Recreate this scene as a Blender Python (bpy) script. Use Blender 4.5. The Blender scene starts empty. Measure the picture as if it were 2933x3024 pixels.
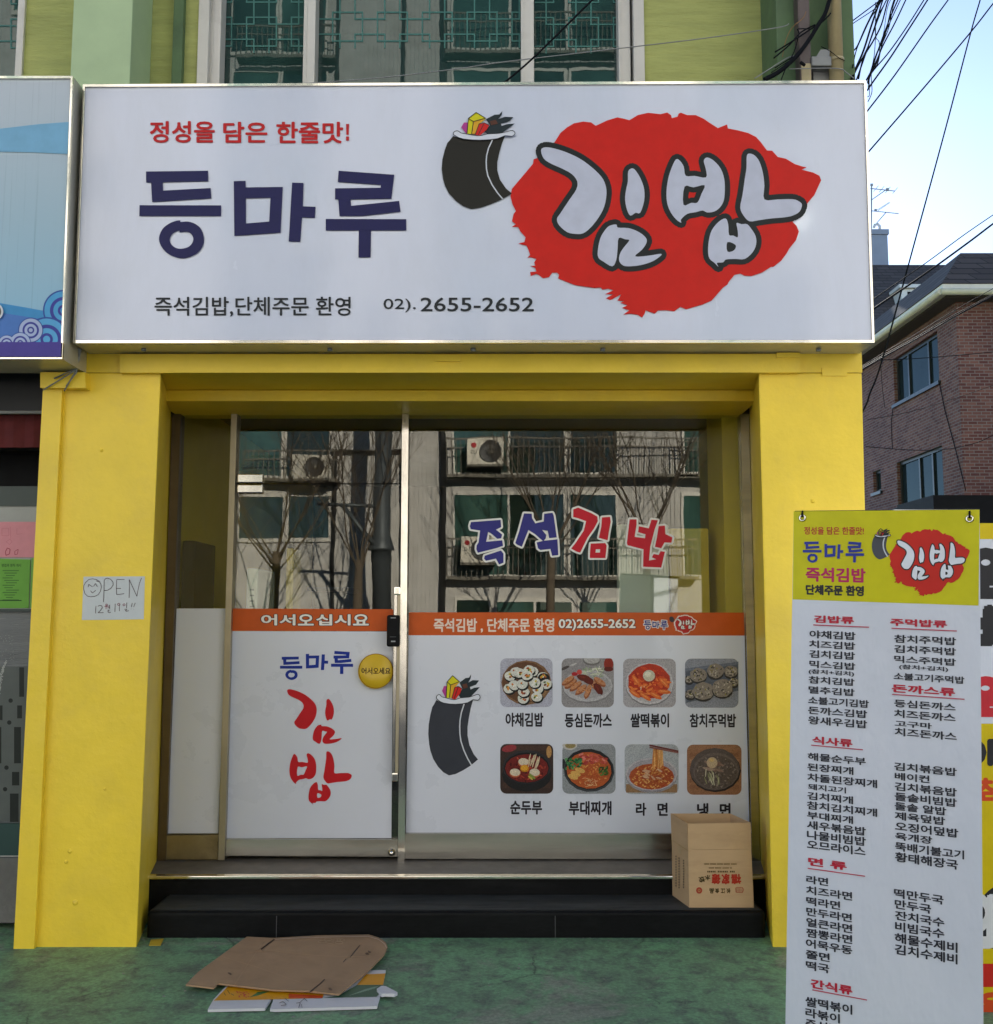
import bpy, bmesh, math, random
from mathutils import Vector, Matrix
from mathutils.geometry import tessellate_polygon
R = math.radians
sc = bpy.context.scene
col = sc.collection
random.seed(7)

# ------------------------------------------------------------------ camera
F, CX, CY = 3028.0, 1466.5, 1512.0          # photograph is 2933 x 3024
PITCH = R(5.9)
CAM = Vector((0.0, -4.7, 1.445))
cd = bpy.data.cameras.new('camera'); cam = bpy.data.objects.new('camera', cd); col.objects.link(cam)
cam.location = CAM; cam.rotation_euler = (R(90) + PITCH, 0, 0)
cd.sensor_fit = 'VERTICAL'; cd.sensor_height = 24.0; cd.lens = 24.0 * F / 3024.0
cd.clip_start = 0.05; cd.clip_end = 2000
sc.camera = cam
# ------------------------------------------------------------------ light
SUN_EL, SUN_AZ = R(21.0), R(17.0)           # behind the shop, to the right (azimuth from +Y towards +X)
w = bpy.data.worlds.new('World'); sc.world = w; w.use_nodes = True
nt = w.node_tree; nt.nodes.clear()
sky = nt.nodes.new('ShaderNodeTexSky'); sky.sky_type = 'NISHITA'; sky.sun_disc = False
sky.sun_elevation = SUN_EL; sky.sun_rotation = SUN_AZ
sky.air_density = 0.6; sky.dust_density = 0.07; sky.ozone_density = 1.8
bg = nt.nodes.new('ShaderNodeBackground'); bg.inputs['Strength'].default_value = 0.075
wo = nt.nodes.new('ShaderNodeOutputWorld')
nt.links.new(sky.outputs[0], bg.inputs[0]); nt.links.new(bg.outputs[0], wo.inputs[0])
sd = bpy.data.lights.new('sun', 'SUN'); sd.energy = 4.2; sd.angle = R(0.5); sd.color = (1.0, 0.96, 0.90)
so = bpy.data.objects.new('sun', sd); col.objects.link(so)
sdir = Vector((math.sin(SUN_AZ) * math.cos(SUN_EL), math.cos(SUN_AZ) * math.cos(SUN_EL), math.sin(SUN_EL)))
so.rotation_euler = sdir.to_track_quat('Z', 'Y').to_euler(); so.location = sdir * 60
sc.view_settings.view_transform = 'Standard'; sc.view_settings.look = 'None'
sc.view_settings.gamma = 1.0; sc.view_settings.exposure = 2.1
sc.cycles.max_bounces = 8; sc.cycles.diffuse_bounces = 4; sc.cycles.glossy_bounces = 5
sc.cycles.transparent_max_bounces = 24; sc.cycles.use_denoising = True
sc.cycles.caustics_reflective = False; sc.cycles.caustics_refractive = False
sc.cycles.sample_clamp_indirect = 6

# ------------------------------------------------------------------ surveying helpers (photo pixel -> point on a real plane)
cp, sp = math.cos(PITCH), math.sin(PITCH)
def ray(px, py):
    dx, dy = (px - CX) / F, (CY - py) / F
    return Vector((dx, cp - dy * sp, sp + dy * cp))
def P(px, py, Y):
    d = ray(px, py); return CAM + d * ((Y - CAM.y) / d.y)
def PZ(px, py, z):
    d = ray(px, py); return CAM + d * ((z - CAM.z) / d.z)
def PN(px, py, pt, n):
    d = ray(px, py); return CAM + d * ((pt - CAM).dot(n) / d.dot(n))
def X(px, py, Y): return P(px, py, Y).x
def Z(py, Y): return P(CX, py, Y).z
def vplane(Y):
    return lambda px, py, off: P(px, py, Y - off)

# ------------------------------------------------------------------ materials
MATS = {}
def lin(h):
    h = h.lstrip('#'); o = []
    for i in (0, 2, 4):
        c = int(h[i:i+2], 16) / 255.0
        o.append(c / 12.92 if c <= 0.04045 else ((c + 0.055) / 1.055) ** 2.4)
    return tuple(o)
def L(nt, a, b): nt.links.new(a, b)
def newmat(name):
    m = bpy.data.materials.new(name); m.use_nodes = True
    nt = m.node_tree; b = nt.nodes['Principled BSDF']
    return m, nt, b
def noise(nt, scale, detail=4, rough=0.6, vec=None, dist=0.0):
    n = nt.nodes.new('ShaderNodeTexNoise'); n.inputs['Scale'].default_value = scale
    n.inputs['Detail'].default_value = detail; n.inputs['Roughness'].default_value = rough
    n.inputs['Distortion'].default_value = dist
    if vec is not None: L(nt, vec, n.inputs['Vector'])
    return n
def ramp(nt, fac, stops):
    r = nt.nodes.new('ShaderNodeValToRGB'); e = r.color_ramp.elements
    e[0].position, e[0].color = stops[0][0], (*stops[0][1], 1)
    e[1].position, e[1].color = stops[-1][0], (*stops[-1][1], 1)
    for p, c in stops[1:-1]:
        x = e.new(p); x.color = (*c, 1)
    L(nt, fac, r.inputs[0]); return r
def mixc(nt, fac, a, b, mode='MIX'):
    m = nt.nodes.new('ShaderNodeMix'); m.data_type = 'RGBA'; m.blend_type = mode
    if isinstance(fac, (int, float)): m.inputs[0].default_value = fac
    else: L(nt, fac, m.inputs[0])
    for i, v in ((6, a), (7, b)):
        if isinstance(v, tuple): m.inputs[i].default_value = (*v, 1)
        else: L(nt, v, m.inputs[i])
    return m.outputs[2]
def texco(nt, scale=(1, 1, 1)):
    t = nt.nodes.new('ShaderNodeTexCoord'); mp = nt.nodes.new('ShaderNodeMapping')
    mp.inputs['Scale'].default_value = scale; L(nt, t.outputs['Object'], mp.inputs[0]); return mp.outputs[0]
def bump(nt, b, h, strength=0.3, dist=0.01, chain=None):
    n = nt.nodes.new('ShaderNodeBump'); n.inputs['Strength'].default_value = strength; n.inputs['Distance'].default_value = dist
    L(nt, h, n.inputs['Height'])
    if chain: L(nt, chain.outputs[0], n.inputs['Normal'])
    L(nt, n.outputs[0], b.inputs['Normal']); return n
def M(name, c, rough=0.6, metal=0.0, var=0.12, scale=6.0, bmp=0.0, bscale=40.0, bd=0.004, spec=0.5, stretch=(1, 1, 1), coat=0.0, dirt=None, dscale=2.0, damt=0.5):
    if name in MATS: return MATS[name]
    if isinstance(c, str): c = lin(c)
    m, nt, b = newmat(name)
    v = texco(nt, stretch)
    n1 = noise(nt, scale, 6, 0.65, v)
    lo = tuple(max(0, x * (1 - var)) for x in c); hi = tuple(min(1, x * (1 + var)) for x in c)
    r = ramp(nt, n1.outputs[0], [(0.3, lo), (0.7, hi)])
    out = r.outputs[0]
    if dirt:
        n2 = noise(nt, dscale, 8, 0.7, v, 0.4)
        r2 = ramp(nt, n2.outputs[0], [(0.5, (0, 0, 0)), (0.75, (damt,) * 3)])
        out = mixc(nt, r2.outputs[0], out, lin(dirt) if isinstance(dirt, str) else dirt)
    L(nt, out, b.inputs['Base Color'])
    n3 = noise(nt, scale * 2.3, 5, 0.6, v)
    rr = nt.nodes.new('ShaderNodeMapRange'); rr.inputs['To Min'].default_value = max(0.02, rough - 0.08); rr.inputs['To Max'].default_value = min(1, rough + 0.1)
    L(nt, n3.outputs[0], rr.inputs[0]); L(nt, rr.outputs[0], b.inputs['Roughness'])
    b.inputs['Metallic'].default_value = metal
    b.inputs['Specular IOR Level'].default_value = spec
    if coat: b.inputs['Coat Weight'].default_value = coat; b.inputs['Coat Roughness'].default_value = 0.08
    if bmp:
        n4 = noise(nt, bscale, 6, 0.6, v); bump(nt, b, n4.outputs[0], bmp, bd)
    MATS[name] = m; return m
def ink(c, rough=0.4, fine=0.0):
    k = 'print_' + c.lstrip('#') + ('' if rough == 0.4 else '_%d' % (rough * 100)) + ('_photo' if fine else '')
    if k in MATS: return MATS[k]
    m, nt, b = newmat(k); b.inputs['Base Color'].default_value = (*lin(c), 1); b.inputs['Roughness'].default_value = rough
    v = texco(nt); n = noise(nt, 14, 5, 0.6, v)
    cc = lin(c); r = ramp(nt, n.outputs[0], [(0.3, tuple(x * 0.93 for x in cc)), (0.7, tuple(min(1, x * 1.05) for x in cc))])
    out = r.outputs[0]; b.inputs['Specular IOR Level'].default_value = 0.22
    if fine:
        n2 = noise(nt, 260, 3, 0.7, v); r2 = ramp(nt, n2.outputs[0], [(0.32, (0.45, 0.43, 0.42)), (0.5, (1, 1, 1)), (0.72, (1.55, 1.5, 1.45))])
        out = mixc(nt, fine, out, r2.outputs[0], 'MULTIPLY')
    L(nt, out, b.inputs['Base Color'])
    MATS[k] = m; return m
def glassmat(name, tint, refl, fr=0.9):
    m = bpy.data.materials.new(name); m.use_nodes = True; nt = m.node_tree; nt.nodes.clear()
    o = nt.nodes.new('ShaderNodeOutputMaterial'); mx = nt.nodes.new('ShaderNodeMixShader')
    t = nt.nodes.new('ShaderNodeBsdfTransparent'); t.inputs[0].default_value = (*tint, 1)
    g = nt.nodes.new('ShaderNodeBsdfGlossy'); g.inputs[0].default_value = (1.0, 0.96, 0.88, 1); g.inputs['Roughness'].default_value = 0.0
    fn = nt.nodes.new('ShaderNodeFresnel'); ge = nt.nodes.new('ShaderNodeNewGeometry'); io = nt.nodes.new('ShaderNodeMath'); io.operation = 'MULTIPLY_ADD'; io.inputs[1].default_value = 0.6667 - 1.5; io.inputs[2].default_value = 1.5
    L(nt, ge.outputs['Backfacing'], io.inputs[0]); L(nt, io.outputs[0], fn.inputs[0])
    ma = nt.nodes.new('ShaderNodeMath'); ma.operation = 'MULTIPLY_ADD'; ma.use_clamp = True
    ma.inputs[1].default_value = fr; ma.inputs[2].default_value = refl; L(nt, fn.outputs[0], ma.inputs[0])
    v = texco(nt); n = noise(nt, 1.6, 2, 0.5, v); bp = nt.nodes.new('ShaderNodeBump')
    bp.inputs['Strength'].default_value = 0.03; bp.inputs['Distance'].default_value = 0.02; L(nt, n.outputs[0], bp.inputs['Height']); L(nt, bp.outputs[0], g.inputs['Normal'])
    L(nt, ma.outputs[0], mx.inputs[0]); L(nt, t.outputs[0], mx.inputs[1]); L(nt, g.outputs[0], mx.inputs[2]); L(nt, mx.outputs[0], o.inputs[0])
    MATS[name] = m; return m

# ------------------------------------------------------------------ mesh helpers
class MB:
    def __init__(s): s.bm = bmesh.new(); s.mats = []; s.mi = 0
    def use(s, m):
        if m not in s.mats: s.mats.append(m)
        s.mi = s.mats.index(m); return s
    def face(s, pts):
        f = s.bm.faces.new([s.bm.verts.new(p) for p in pts]); f.material_index = s.mi; return f
    def hexa(s, p, bev=0.0, seg=2):
        v = [s.bm.verts.new(q) for q in p]; fs = []
        for i in ((3, 2, 1, 0), (4, 5, 6, 7), (0, 1, 5, 4), (1, 2, 6, 5), (2, 3, 7, 6), (3, 0, 4, 7)):
            f = s.bm.faces.new([v[k] for k in i]); f.material_index = s.mi; fs.append(f)
        if bev:
            es = list({e for f in fs for e in f.edges})
            r = bmesh.ops.bevel(s.bm, geom=es, offset=bev, segments=seg, affect='EDGES', profile=0.6)
            for f in r['faces']: f.material_index = s.mi
        return s
    def box(s, x0, x1, y0, y1, z0, z1, bev=0.0, seg=2):
        x0, x1 = min(x0, x1), max(x0, x1); y0, y1 = min(y0, y1), max(y0, y1); z0, z1 = min(z0, z1), max(z0, z1)
        return s.hexa([(x0, y0, z0), (x1, y0, z0), (x1, y1, z0), (x0, y1, z0), (x0, y0, z1), (x1, y0, z1), (x1, y1, z1), (x0, y1, z1)], bev, seg)
    def prism(s, pts, vec, bev=0.0):
        pts = [Vector(p) for p in pts]; vec = Vector(vec); n = len(pts)
        a = [s.bm.verts.new(p) for p in pts]; b = [s.bm.verts.new(p + vec) for p in pts]
        tri = tessellate_polygon([pts]); fs = []
        for t in tri:
            fs.append(s.bm.faces.new([a[i] for i in t])); fs.append(s.bm.faces.new([b[i] for i in reversed(t)]))
        side = []
        for i in range(n):
            j = (i + 1) % n; side.append(s.bm.faces.new([a[i], a[j], b[j], b[i]]))
        for f in fs + side: f.material_index = s.mi
        if bev:
            es = [e for e in {e for f in side for e in f.edges} if any(f in side for f in e.link_faces) and (set(e.verts) <= set(a) or set(e.verts) <= set(b) or True)]
            es = [e for e in es if len(e.link_faces) == 2 and e.calc_face_angle(0) > 0.5]
            r = bmesh.ops.bevel(s.bm, geom=es, offset=bev, segments=2, affect='EDGES', profile=0.6)
            for f in r['faces']: f.material_index = s.mi
        return s
    def fp(s, pp, Yf, Yb, bev=0.0):
        return s.prism([P(a, b, Yf) for a, b in pp], (0, Yb - Yf, 0), bev)
    def pxbox(s, x0, y0, x1, y1, Yf, Yb, bev=0.0, seg=2):
        a = P(x0, (y0 + y1) / 2, Yf); b = P(x1, (y0 + y1) / 2, Yf)
        return s.box(a.x, b.x, Yf, Yb, Z(y1, Yf), Z(y0, Yf), bev, seg)
    def tube(s, pts, r, n=6, caps=True):
        pts = [Vector(p) for p in pts]; k = len(pts)
        rr = r if isinstance(r, (list, tuple)) else [r] * k
        rings = []; up = None
        for i, p in enumerate(pts):
            t = (pts[min(i + 1, k - 1)] - pts[max(i - 1, 0)]).normalized()
            if up is None:
                up = Vector((0, 0, 1)) if abs(t.z) < 0.9 else Vector((1, 0, 0))
            u = t.cross(up).normalized(); v = u.cross(t); up = v
            rings.append([s.bm.verts.new(p + (u * math.cos(2 * math.pi * q / n) + v * math.sin(2 * math.pi * q / n)) * rr[i]) for q in range(n)])
        for a, b in zip(rings, rings[1:]):
            for q in range(n):
                f = s.bm.faces.new([a[q], a[(q + 1) % n], b[(q + 1) % n], b[q]]); f.material_index = s.mi; f.smooth = True
        if caps and n > 2:
            for rg in (rings[0], rings[-1]):
                f = s.bm.faces.new(rg); f.material_index = s.mi
        return s
    def lathe(s, c, prof, n=20, axis='Z'):
        c = Vector(c); rings = []
        for r, h in prof:
            rg = []
            for q in range(n):
                a = 2 * math.pi * q / n; x, y = r * math.cos(a), r * math.sin(a)
                rg.append(s.bm.verts.new(c + (Vector((x, y, h)) if axis == 'Z' else Vector((x, -h, y)))))
            rings.append(rg)
        for a, b in zip(rings, rings[1:]):
            for q in range(n):
                f = s.bm.faces.new([a[q], a[(q + 1) % n], b[(q + 1) % n], b[q]]); f.material_index = s.mi; f.smooth = True
        for rg in (rings[0], rings[-1]):
            f = s.bm.faces.new(rg); f.material_index = s.mi
        return s
    def build(s, name, mat=None, parent=None):
        me = bpy.data.meshes.new(name); bmesh.ops.recalc_face_normals(s.bm, faces=s.bm.faces); s.bm.to_mesh(me); s.bm.free()
        for m in ([mat] if mat else s.mats): me.materials.append(m)
        o = bpy.data.objects.new(name, me); col.objects.link(o)
        if parent: o.parent = parent; o.matrix_parent_inverse = wm(parent).inverted()
        return o
def wm(o):
    m = Matrix.LocRotScale(o.location, o.rotation_euler, o.scale)
    return wm(o.parent) @ o.matrix_parent_inverse @ m if o.parent else m
def tag(o, label=None, cat=None, group=None, kind=None):
    for k, v in (('label', label), ('category', cat), ('group', group), ('kind', kind)):
        if v: o[k] = v
    return o
def empty(name, loc, label, cat, group=None):
    o = bpy.data.objects.new(name, None); o.location = loc; o.empty_display_size = 0.2; col.objects.link(o)
    return tag(o, label, cat, group)

# ------------------------------------------------------------------ printed artwork: outlines traced on the real surface they are printed on
def smooth(pts, k=4):
    n = len(pts); o = []
    for i in range(n):
        p0, p1, p2, p3 = pts[i-1], pts[i], pts[(i+1) % n], pts[(i+2) % n]
        for j in range(k):
            t = j / k; a = []
            for d in (0, 1):
                a.append(0.5 * (2*p1[d] + (p2[d]-p0[d])*t + (2*p0[d]-5*p1[d]+4*p2[d]-p3[d])*t*t + (3*p1[d]-p0[d]-3*p2[d]+p3[d])*t**3))
            o.append(tuple(a))
    return o
_tc = {}
def textmesh(body):
    if body in _tc: return _tc[body]
    c = bpy.data.curves.new('t', 'FONT'); c.body = body; c.resolution_u = 3; c.fill_mode = 'FRONT'
    o = bpy.data.objects.new('t', c); col.objects.link(o)
    me = bpy.data.meshes.new_from_object(o.evaluated_get(bpy.context.evaluated_depsgraph_get()))
    vs = [(v.co.x, v.co.y) for v in me.vertices]; fs = [list(p.vertices) for p in me.polygons]
    bpy.data.objects.remove(o); bpy.data.curves.remove(c); bpy.data.meshes.remove(me)
    bb = (min(v[0] for v in vs), min(v[1] for v in vs), max(v[0] for v in vs), max(v[1] for v in vs))
    _tc[body] = (vs, fs, bb); return _tc[body]
class Art:
    def __init__(s, plane, lay=0.0009): s.pl = plane; s.lay = lay; s.v = []; s.f = []; s.m = []; s.mats = []; s.k = 0; s.rough = 0.4; s.fine = 0.0; s.clip = None; s.maxedge = 0
    def _mi(s, c):
        m = ink(c, s.rough, s.fine) if isinstance(c, str) else c
        if m not in s.mats: s.mats.append(m)
        return s.mats.index(m)
    def _add(s, pts, faces, c, layer):
        if s.clip: pts = [(min(max(x, s.clip[0]), s.clip[2]), min(max(y, s.clip[1]), s.clip[3])) for x, y in pts]
        b = len(s.v); off = s.lay * layer + (s.k % 41) * s.lay * 0.01; s.k += 1
        s.v += [s.pl(x, y, off) for x, y in pts]; mi = s._mi(c)
        for f in faces: s.f.append([b + i for i in f]); s.m.append(mi)
    def poly(s, c, layer, loops, T=None, sm=0):
        if isinstance(loops[0][0], (int, float)): loops = [loops]
        if sm: loops = [smooth(l, sm) for l in loops]
        if T: loops = [[T(*p) for p in l] for l in loops]
        flat = [p for l in loops for p in l]
        tris = tessellate_polygon([[Vector((p[0], -p[1], 0)) for p in l] for l in loops])
        if s.maxedge:                                   # bent sheets: split long triangles so that the print follows the cloth
            todo = [tuple(flat[i] for i in t) for t in tris]; vs, fs = [], []
            while todo:
                t = todo.pop(); e = [math.hypot(t[i][0] - t[(i+1) % 3][0], t[i][1] - t[(i+1) % 3][1]) for i in range(3)]; k = e.index(max(e))
                if e[k] > s.maxedge:
                    a, b, d = t[k], t[(k+1) % 3], t[(k+2) % 3]; m = ((a[0] + b[0]) / 2, (a[1] + b[1]) / 2); todo += [(a, m, d), (m, b, d)]
                else: fs.append([len(vs), len(vs) + 1, len(vs) + 2]); vs += list(t)
            s._add(vs, fs, c, layer); return
        s._add(flat, [list(t) for t in tris], c, layer)
    def rect(s, c, layer, x0, y0, x1, y1): s._add([(x0, y0), (x1, y0), (x1, y1), (x0, y1)], [[0, 1, 2, 3]], c, layer)
    def ell(s, c, layer, cx, cy, rx, ry=None, rot=0.0, n=18, jit=0.0):
        ry = ry or rx; a = math.cos(rot); b = math.sin(rot); pts = []
        for q in range(n):
            t = 2 * math.pi * q / n; k = 1 + random.uniform(-jit, jit)
            x, y = rx * math.cos(t) * k, ry * math.sin(t) * k; pts.append((cx + x * a - y * b, cy + x * b + y * a))
        s._add(pts, [list(range(n))], c, layer)
    def rrect(s, c, layer, x0, y0, x1, y1, r):
        pts = []
        for cx, cy, a0 in ((x1 - r, y0 + r, -90), (x1 - r, y1 - r, 0), (x0 + r, y1 - r, 90), (x0 + r, y0 + r, 180)):
            for k in range(5):
                t = R(a0 + 22.5 * k); pts.append((cx + r * math.cos(t), cy + r * math.sin(t)))
        s._add(pts, [list(range(len(pts)))], c, layer)
    def stroke(s, c, layer, pts, w, closed=False, T=None):
        if T: pts = [T(*p) for p in pts]
        n = len(pts); h = w / 2
        for i in range(n if closed else n - 1):
            (x0, y0), (x1, y1) = pts[i], pts[(i + 1) % n]; d = math.hypot(x1 - x0, y1 - y0)
            if d < 1e-6: continue
            ux, uy = -(y1 - y0) / d * h, (x1 - x0) / d * h
            s._add([(x0 + ux, y0 + uy), (x1 + ux, y1 + uy), (x1 - ux, y1 - uy), (x0 - ux, y0 - uy)], [[0, 1, 2, 3]], c, layer)
        if w > 2.0:
            for x, y in pts: s.ell(c, layer, x, y, h, h, n=8)
    def text(s, c, layer, body, x0, y0, x1, y1, bold=0.0, slope=0.0, flip=False, rot=0.0):
        vs, fs, bb = textmesh(body); W = bb[2] - bb[0]; H = bb[3] - bb[1]
        sh = [(0, 0)] + ([(bold * math.cos(math.pi * k / 4), bold * math.sin(math.pi * k / 4)) for k in range(8)] if bold else [])
        for ox, oy in sh:
            pts = []
            for x, y in vs:
                u = (x + ox - bb[0]) / W; t = (bb[3] - y - oy) / H
                if flip: u, t = 1 - u, 1 - t
                px = x0 + u * (x1 - x0); py = y0 + t * (y1 - y0)
                if rot:
                    mx, my = (x0 + x1) / 2, (y0 + y1) / 2; a, b = math.cos(rot), math.sin(rot)
                    px, py = mx + (px - mx) * a - (py - my) * b, my + (px - mx) * b + (py - my) * a
                pts.append((px, py + slope * (px - x0)))
            s._add(pts, fs, c, layer)
    def build(s, name, parent):
        me = bpy.data.meshes.new(name); me.from_pydata(s.v, [], s.f)
        for m in s.mats: me.materials.append(m)
        me.polygons.foreach_set('material_index', s.m); me.update()
        o = bpy.data.objects.new(name, me); col.objects.link(o)
        if parent: o.parent = parent; o.matrix_parent_inverse = wm(parent).inverted()
        return o
def crop(s, ox, oy): return lambda x, y: (ox + x * s, oy + y * s)
def boxmap(a, b):
    return lambda x, y: (b[0] + (x - a[0]) / (a[2] - a[0]) * (b[2] - b[0]), b[1] + (y - a[1]) / (a[3] - a[1]) * (b[3] - b[1]))
def chain(*fs):
    def g(x, y):
        for f in fs: x, y = f(x, y)
        return x, y
    return g

# logo outlines, in photograph pixels
C1 = crop(0.4734, 380, 300); C2 = crop(0.3367, 1480, 300); C3 = crop(0.3367, 1900, 300)
def ringpts(cx, cy, rx, ry, n=28): return [(cx + rx * math.cos(2*math.pi*i/n), cy + ry * math.sin(2*math.pi*i/n)) for i in range(n)]
def notch(l):
    l = list(l); return l
DENG = [[[(108,436),(496,431),(497,497),(213,503),(215,555),(512,539),(516,604),(147,627),(140,505),(110,505)]],
        [[(68,646),(577,647),(577,714),(67,714)]],
        [[(322,741),(325,751),(370,748),(420,765),(455,800),(470,850),(465,895),(440,935),(400,962),(345,978),(290,970),(240,945),(205,905),(190,860),(198,820),(220,785),(258,758),(295,744)],
         [(318,804),(320,816),(365,812),(392,828),(404,855),(395,885),(370,908),(325,918),(290,910),(265,888),(257,860),(268,832),(290,813)]]]
MA = [[[(656,496),(730,494),(730,535),(962,532),(948,818),(660,838)], [(732,603),(885,600),(877,748),(732,760)]],
      [[(1020,505),(1091,507),(1087,653),(1166,656),(1162,726),(1082,722),(1071,875),(999,873)]]]
RU = [[[(1310,431),(1657,456),(1640,606),(1385,610),(1388,650),(1688,619),(1697,687),(1460,714),(1316,714),(1308,610),(1288,610),(1288,541),(1572,537),(1574,520),(1305,501)]],
      [[(1230,732),(1732,733),(1733,804),(1512,804),(1510,972),(1434,972),(1436,804),(1230,804)]]]
KIM = [[[(350,430),(375,403),(440,405),(560,440),(690,500),(800,580),(880,660),(915,730),(925,810),(905,920),(860,1010),(790,1100),(720,1155),(650,1160),(580,1145),(510,1085),(490,1030),(520,980),(600,860),(660,770),(668,700),(620,635),(530,585),(440,545),(375,500)]],
       [[(1115,612),(1155,585),(1195,625),(1230,690),(1255,770),(1255,870),(1220,975),(1180,975),(1135,1000),(1105,950),(1088,860),(1095,780),(1112,700)]],
       [[(1010,1078),(1025,1105),(1120,1110),(1210,1145),(1270,1195),(1275,1240),(1235,1300),(1175,1357),(1290,1352),(1405,1335),(1385,1365),(1320,1405),(1220,1435),(1110,1445),(1060,1430),(1035,1390),(1045,1330),(1080,1275),(1125,1217),(1090,1208),(1032,1197),(1022,1290),(1010,1390),(975,1445),(900,1405),(855,1370),(848,1310),(870,1200),(910,1130),(950,1090)]]]
BAP = [[[(285,508),(320,518),(355,570),(372,650),(450,652),(550,665),(548,590),(530,520),(560,490),(620,520),(680,590),(710,680),(715,780),(705,870),(670,930),(620,965),(560,972),(520,955),(460,970),(385,985),(330,1035),(333,1062),(290,1035),(240,970),(210,890),(203,790),(218,680),(245,590)],
        [(362,745),(440,752),(538,733),(510,810),(475,885),(420,888),(352,905)]],
       [[(908,475),(935,456),(980,475),(1020,530),(1050,630),(1062,740),(1062,858),(1180,858),(1310,856),(1365,875),(1392,905),(1370,965),(1310,1000),(1240,1015),(1120,1025),(1015,1040),(932,1050),(880,1000),(850,930),(870,820),(890,680),(905,580)]],
       [[(660,1055),(722,1025),(745,1080),(752,1168),(790,1175),(828,1190),(828,1130),(818,1065),(860,1075),(910,1075),(950,1120),(985,1180),(990,1250),(960,1320),(890,1380),(810,1380),(725,1385),(700,1410),(645,1415),(660,1450),(625,1415),(580,1375),(568,1310),(575,1220),(600,1130)],
        [(738,1232),(810,1258),(795,1305),(738,1315)]]]
_a = [(82,830),(95,765),(280,545),(285,505),(320,495),(470,355),(520,275),(580,225),(640,190),(720,175),(790,182),(830,212),(930,165),(1020,138),(1080,150),(1125,163),(1200,118),(1290,98),(1400,110)]
_b = [(210,95),(243,118),(250,145),(300,132),(310,105),(330,97),(385,118),(460,118),(530,150),(580,185),(655,232),(735,200),(742,235),(830,252),(920,275),(990,310),(1030,355),(1085,428),(1130,430),(1180,485),(1250,500),(1330,548),(1400,570),(1435,575),(1390,597),(1490,622),(1545,650),(1560,690),(1530,755),(1500,820),(1445,885),(1400,960),(1310,1055),(1345,1090),(1365,1140),(1340,1215),(1280,1290),(1255,1335),(1210,1395),(1140,1450),(1120,1450),(1040,1500),(950,1530),(890,1528),(850,1508),(800,1520),(750,1580),(738,1605),(700,1630),(600,1745),(520,1780),(450,1800),(375,1822),(325,1800),(270,1840),(200,1830),(130,1832),(100,1860),(20,1830)]
_c = [(1258,1862),(1237,1895),(1200,1870),(1130,1860),(1070,1870),(1125,1830),(1060,1810),(1110,1785),(1045,1765),(1080,1750),(1020,1745),(1055,1690),(960,1740),(920,1725),(985,1690),(910,1690),(985,1655),(940,1640),(890,1650),(875,1630),(820,1635),(650,1610),(560,1575),(500,1550),(510,1520),(490,1500),(450,1500),(420,1540),(370,1550),(330,1520),(310,1510),(260,1530),(255,1495),(310,1490),(300,1460),(255,1440),(300,1440),(290,1410),(310,1380),(260,1365),(230,1370),(255,1345),(240,1300),(225,1265),(150,1245),(205,1232),(215,1190),(170,1140),(150,1100),(95,1098),(130,1075),(95,1050),(110,985),(130,960),(100,900)]
BLOT = [C2(*p) for p in _a] + [C3(*p) for p in _b] + [C2(*p) for p in _c]
ORIG_DMR = (67, 431, 1733, 980)
LOGO_BOX = (1508, 331, 2425, 936)
def art_dmr(A, c, layer, T, outline=None, ow=0):
    for grp in DENG + MA + RU:
        grp = [smooth(l, 3) if len(l) >= 13 and l[0][1] > 740 else l for l in grp]
        A.poly(c, layer, grp, T)
        if outline:
            for l in grp: A.stroke(outline, layer - 1, l, ow, True, T)
def art_logo(A, layer, T, red, white, dark, ow, txt=True):
    A.poly(red, layer, BLOT, T)
    for S, Cc in ((KIM, C2), (BAP, C3)):
        for grp in S:
            TT = chain(Cc, T)
            for l in grp: A.stroke(dark, layer + 1, smooth(l, 2), ow, True, TT)
            A.poly(white, layer + 2, grp, TT, 3)
ROLLC = crop(0.199, 1240, 300)
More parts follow.
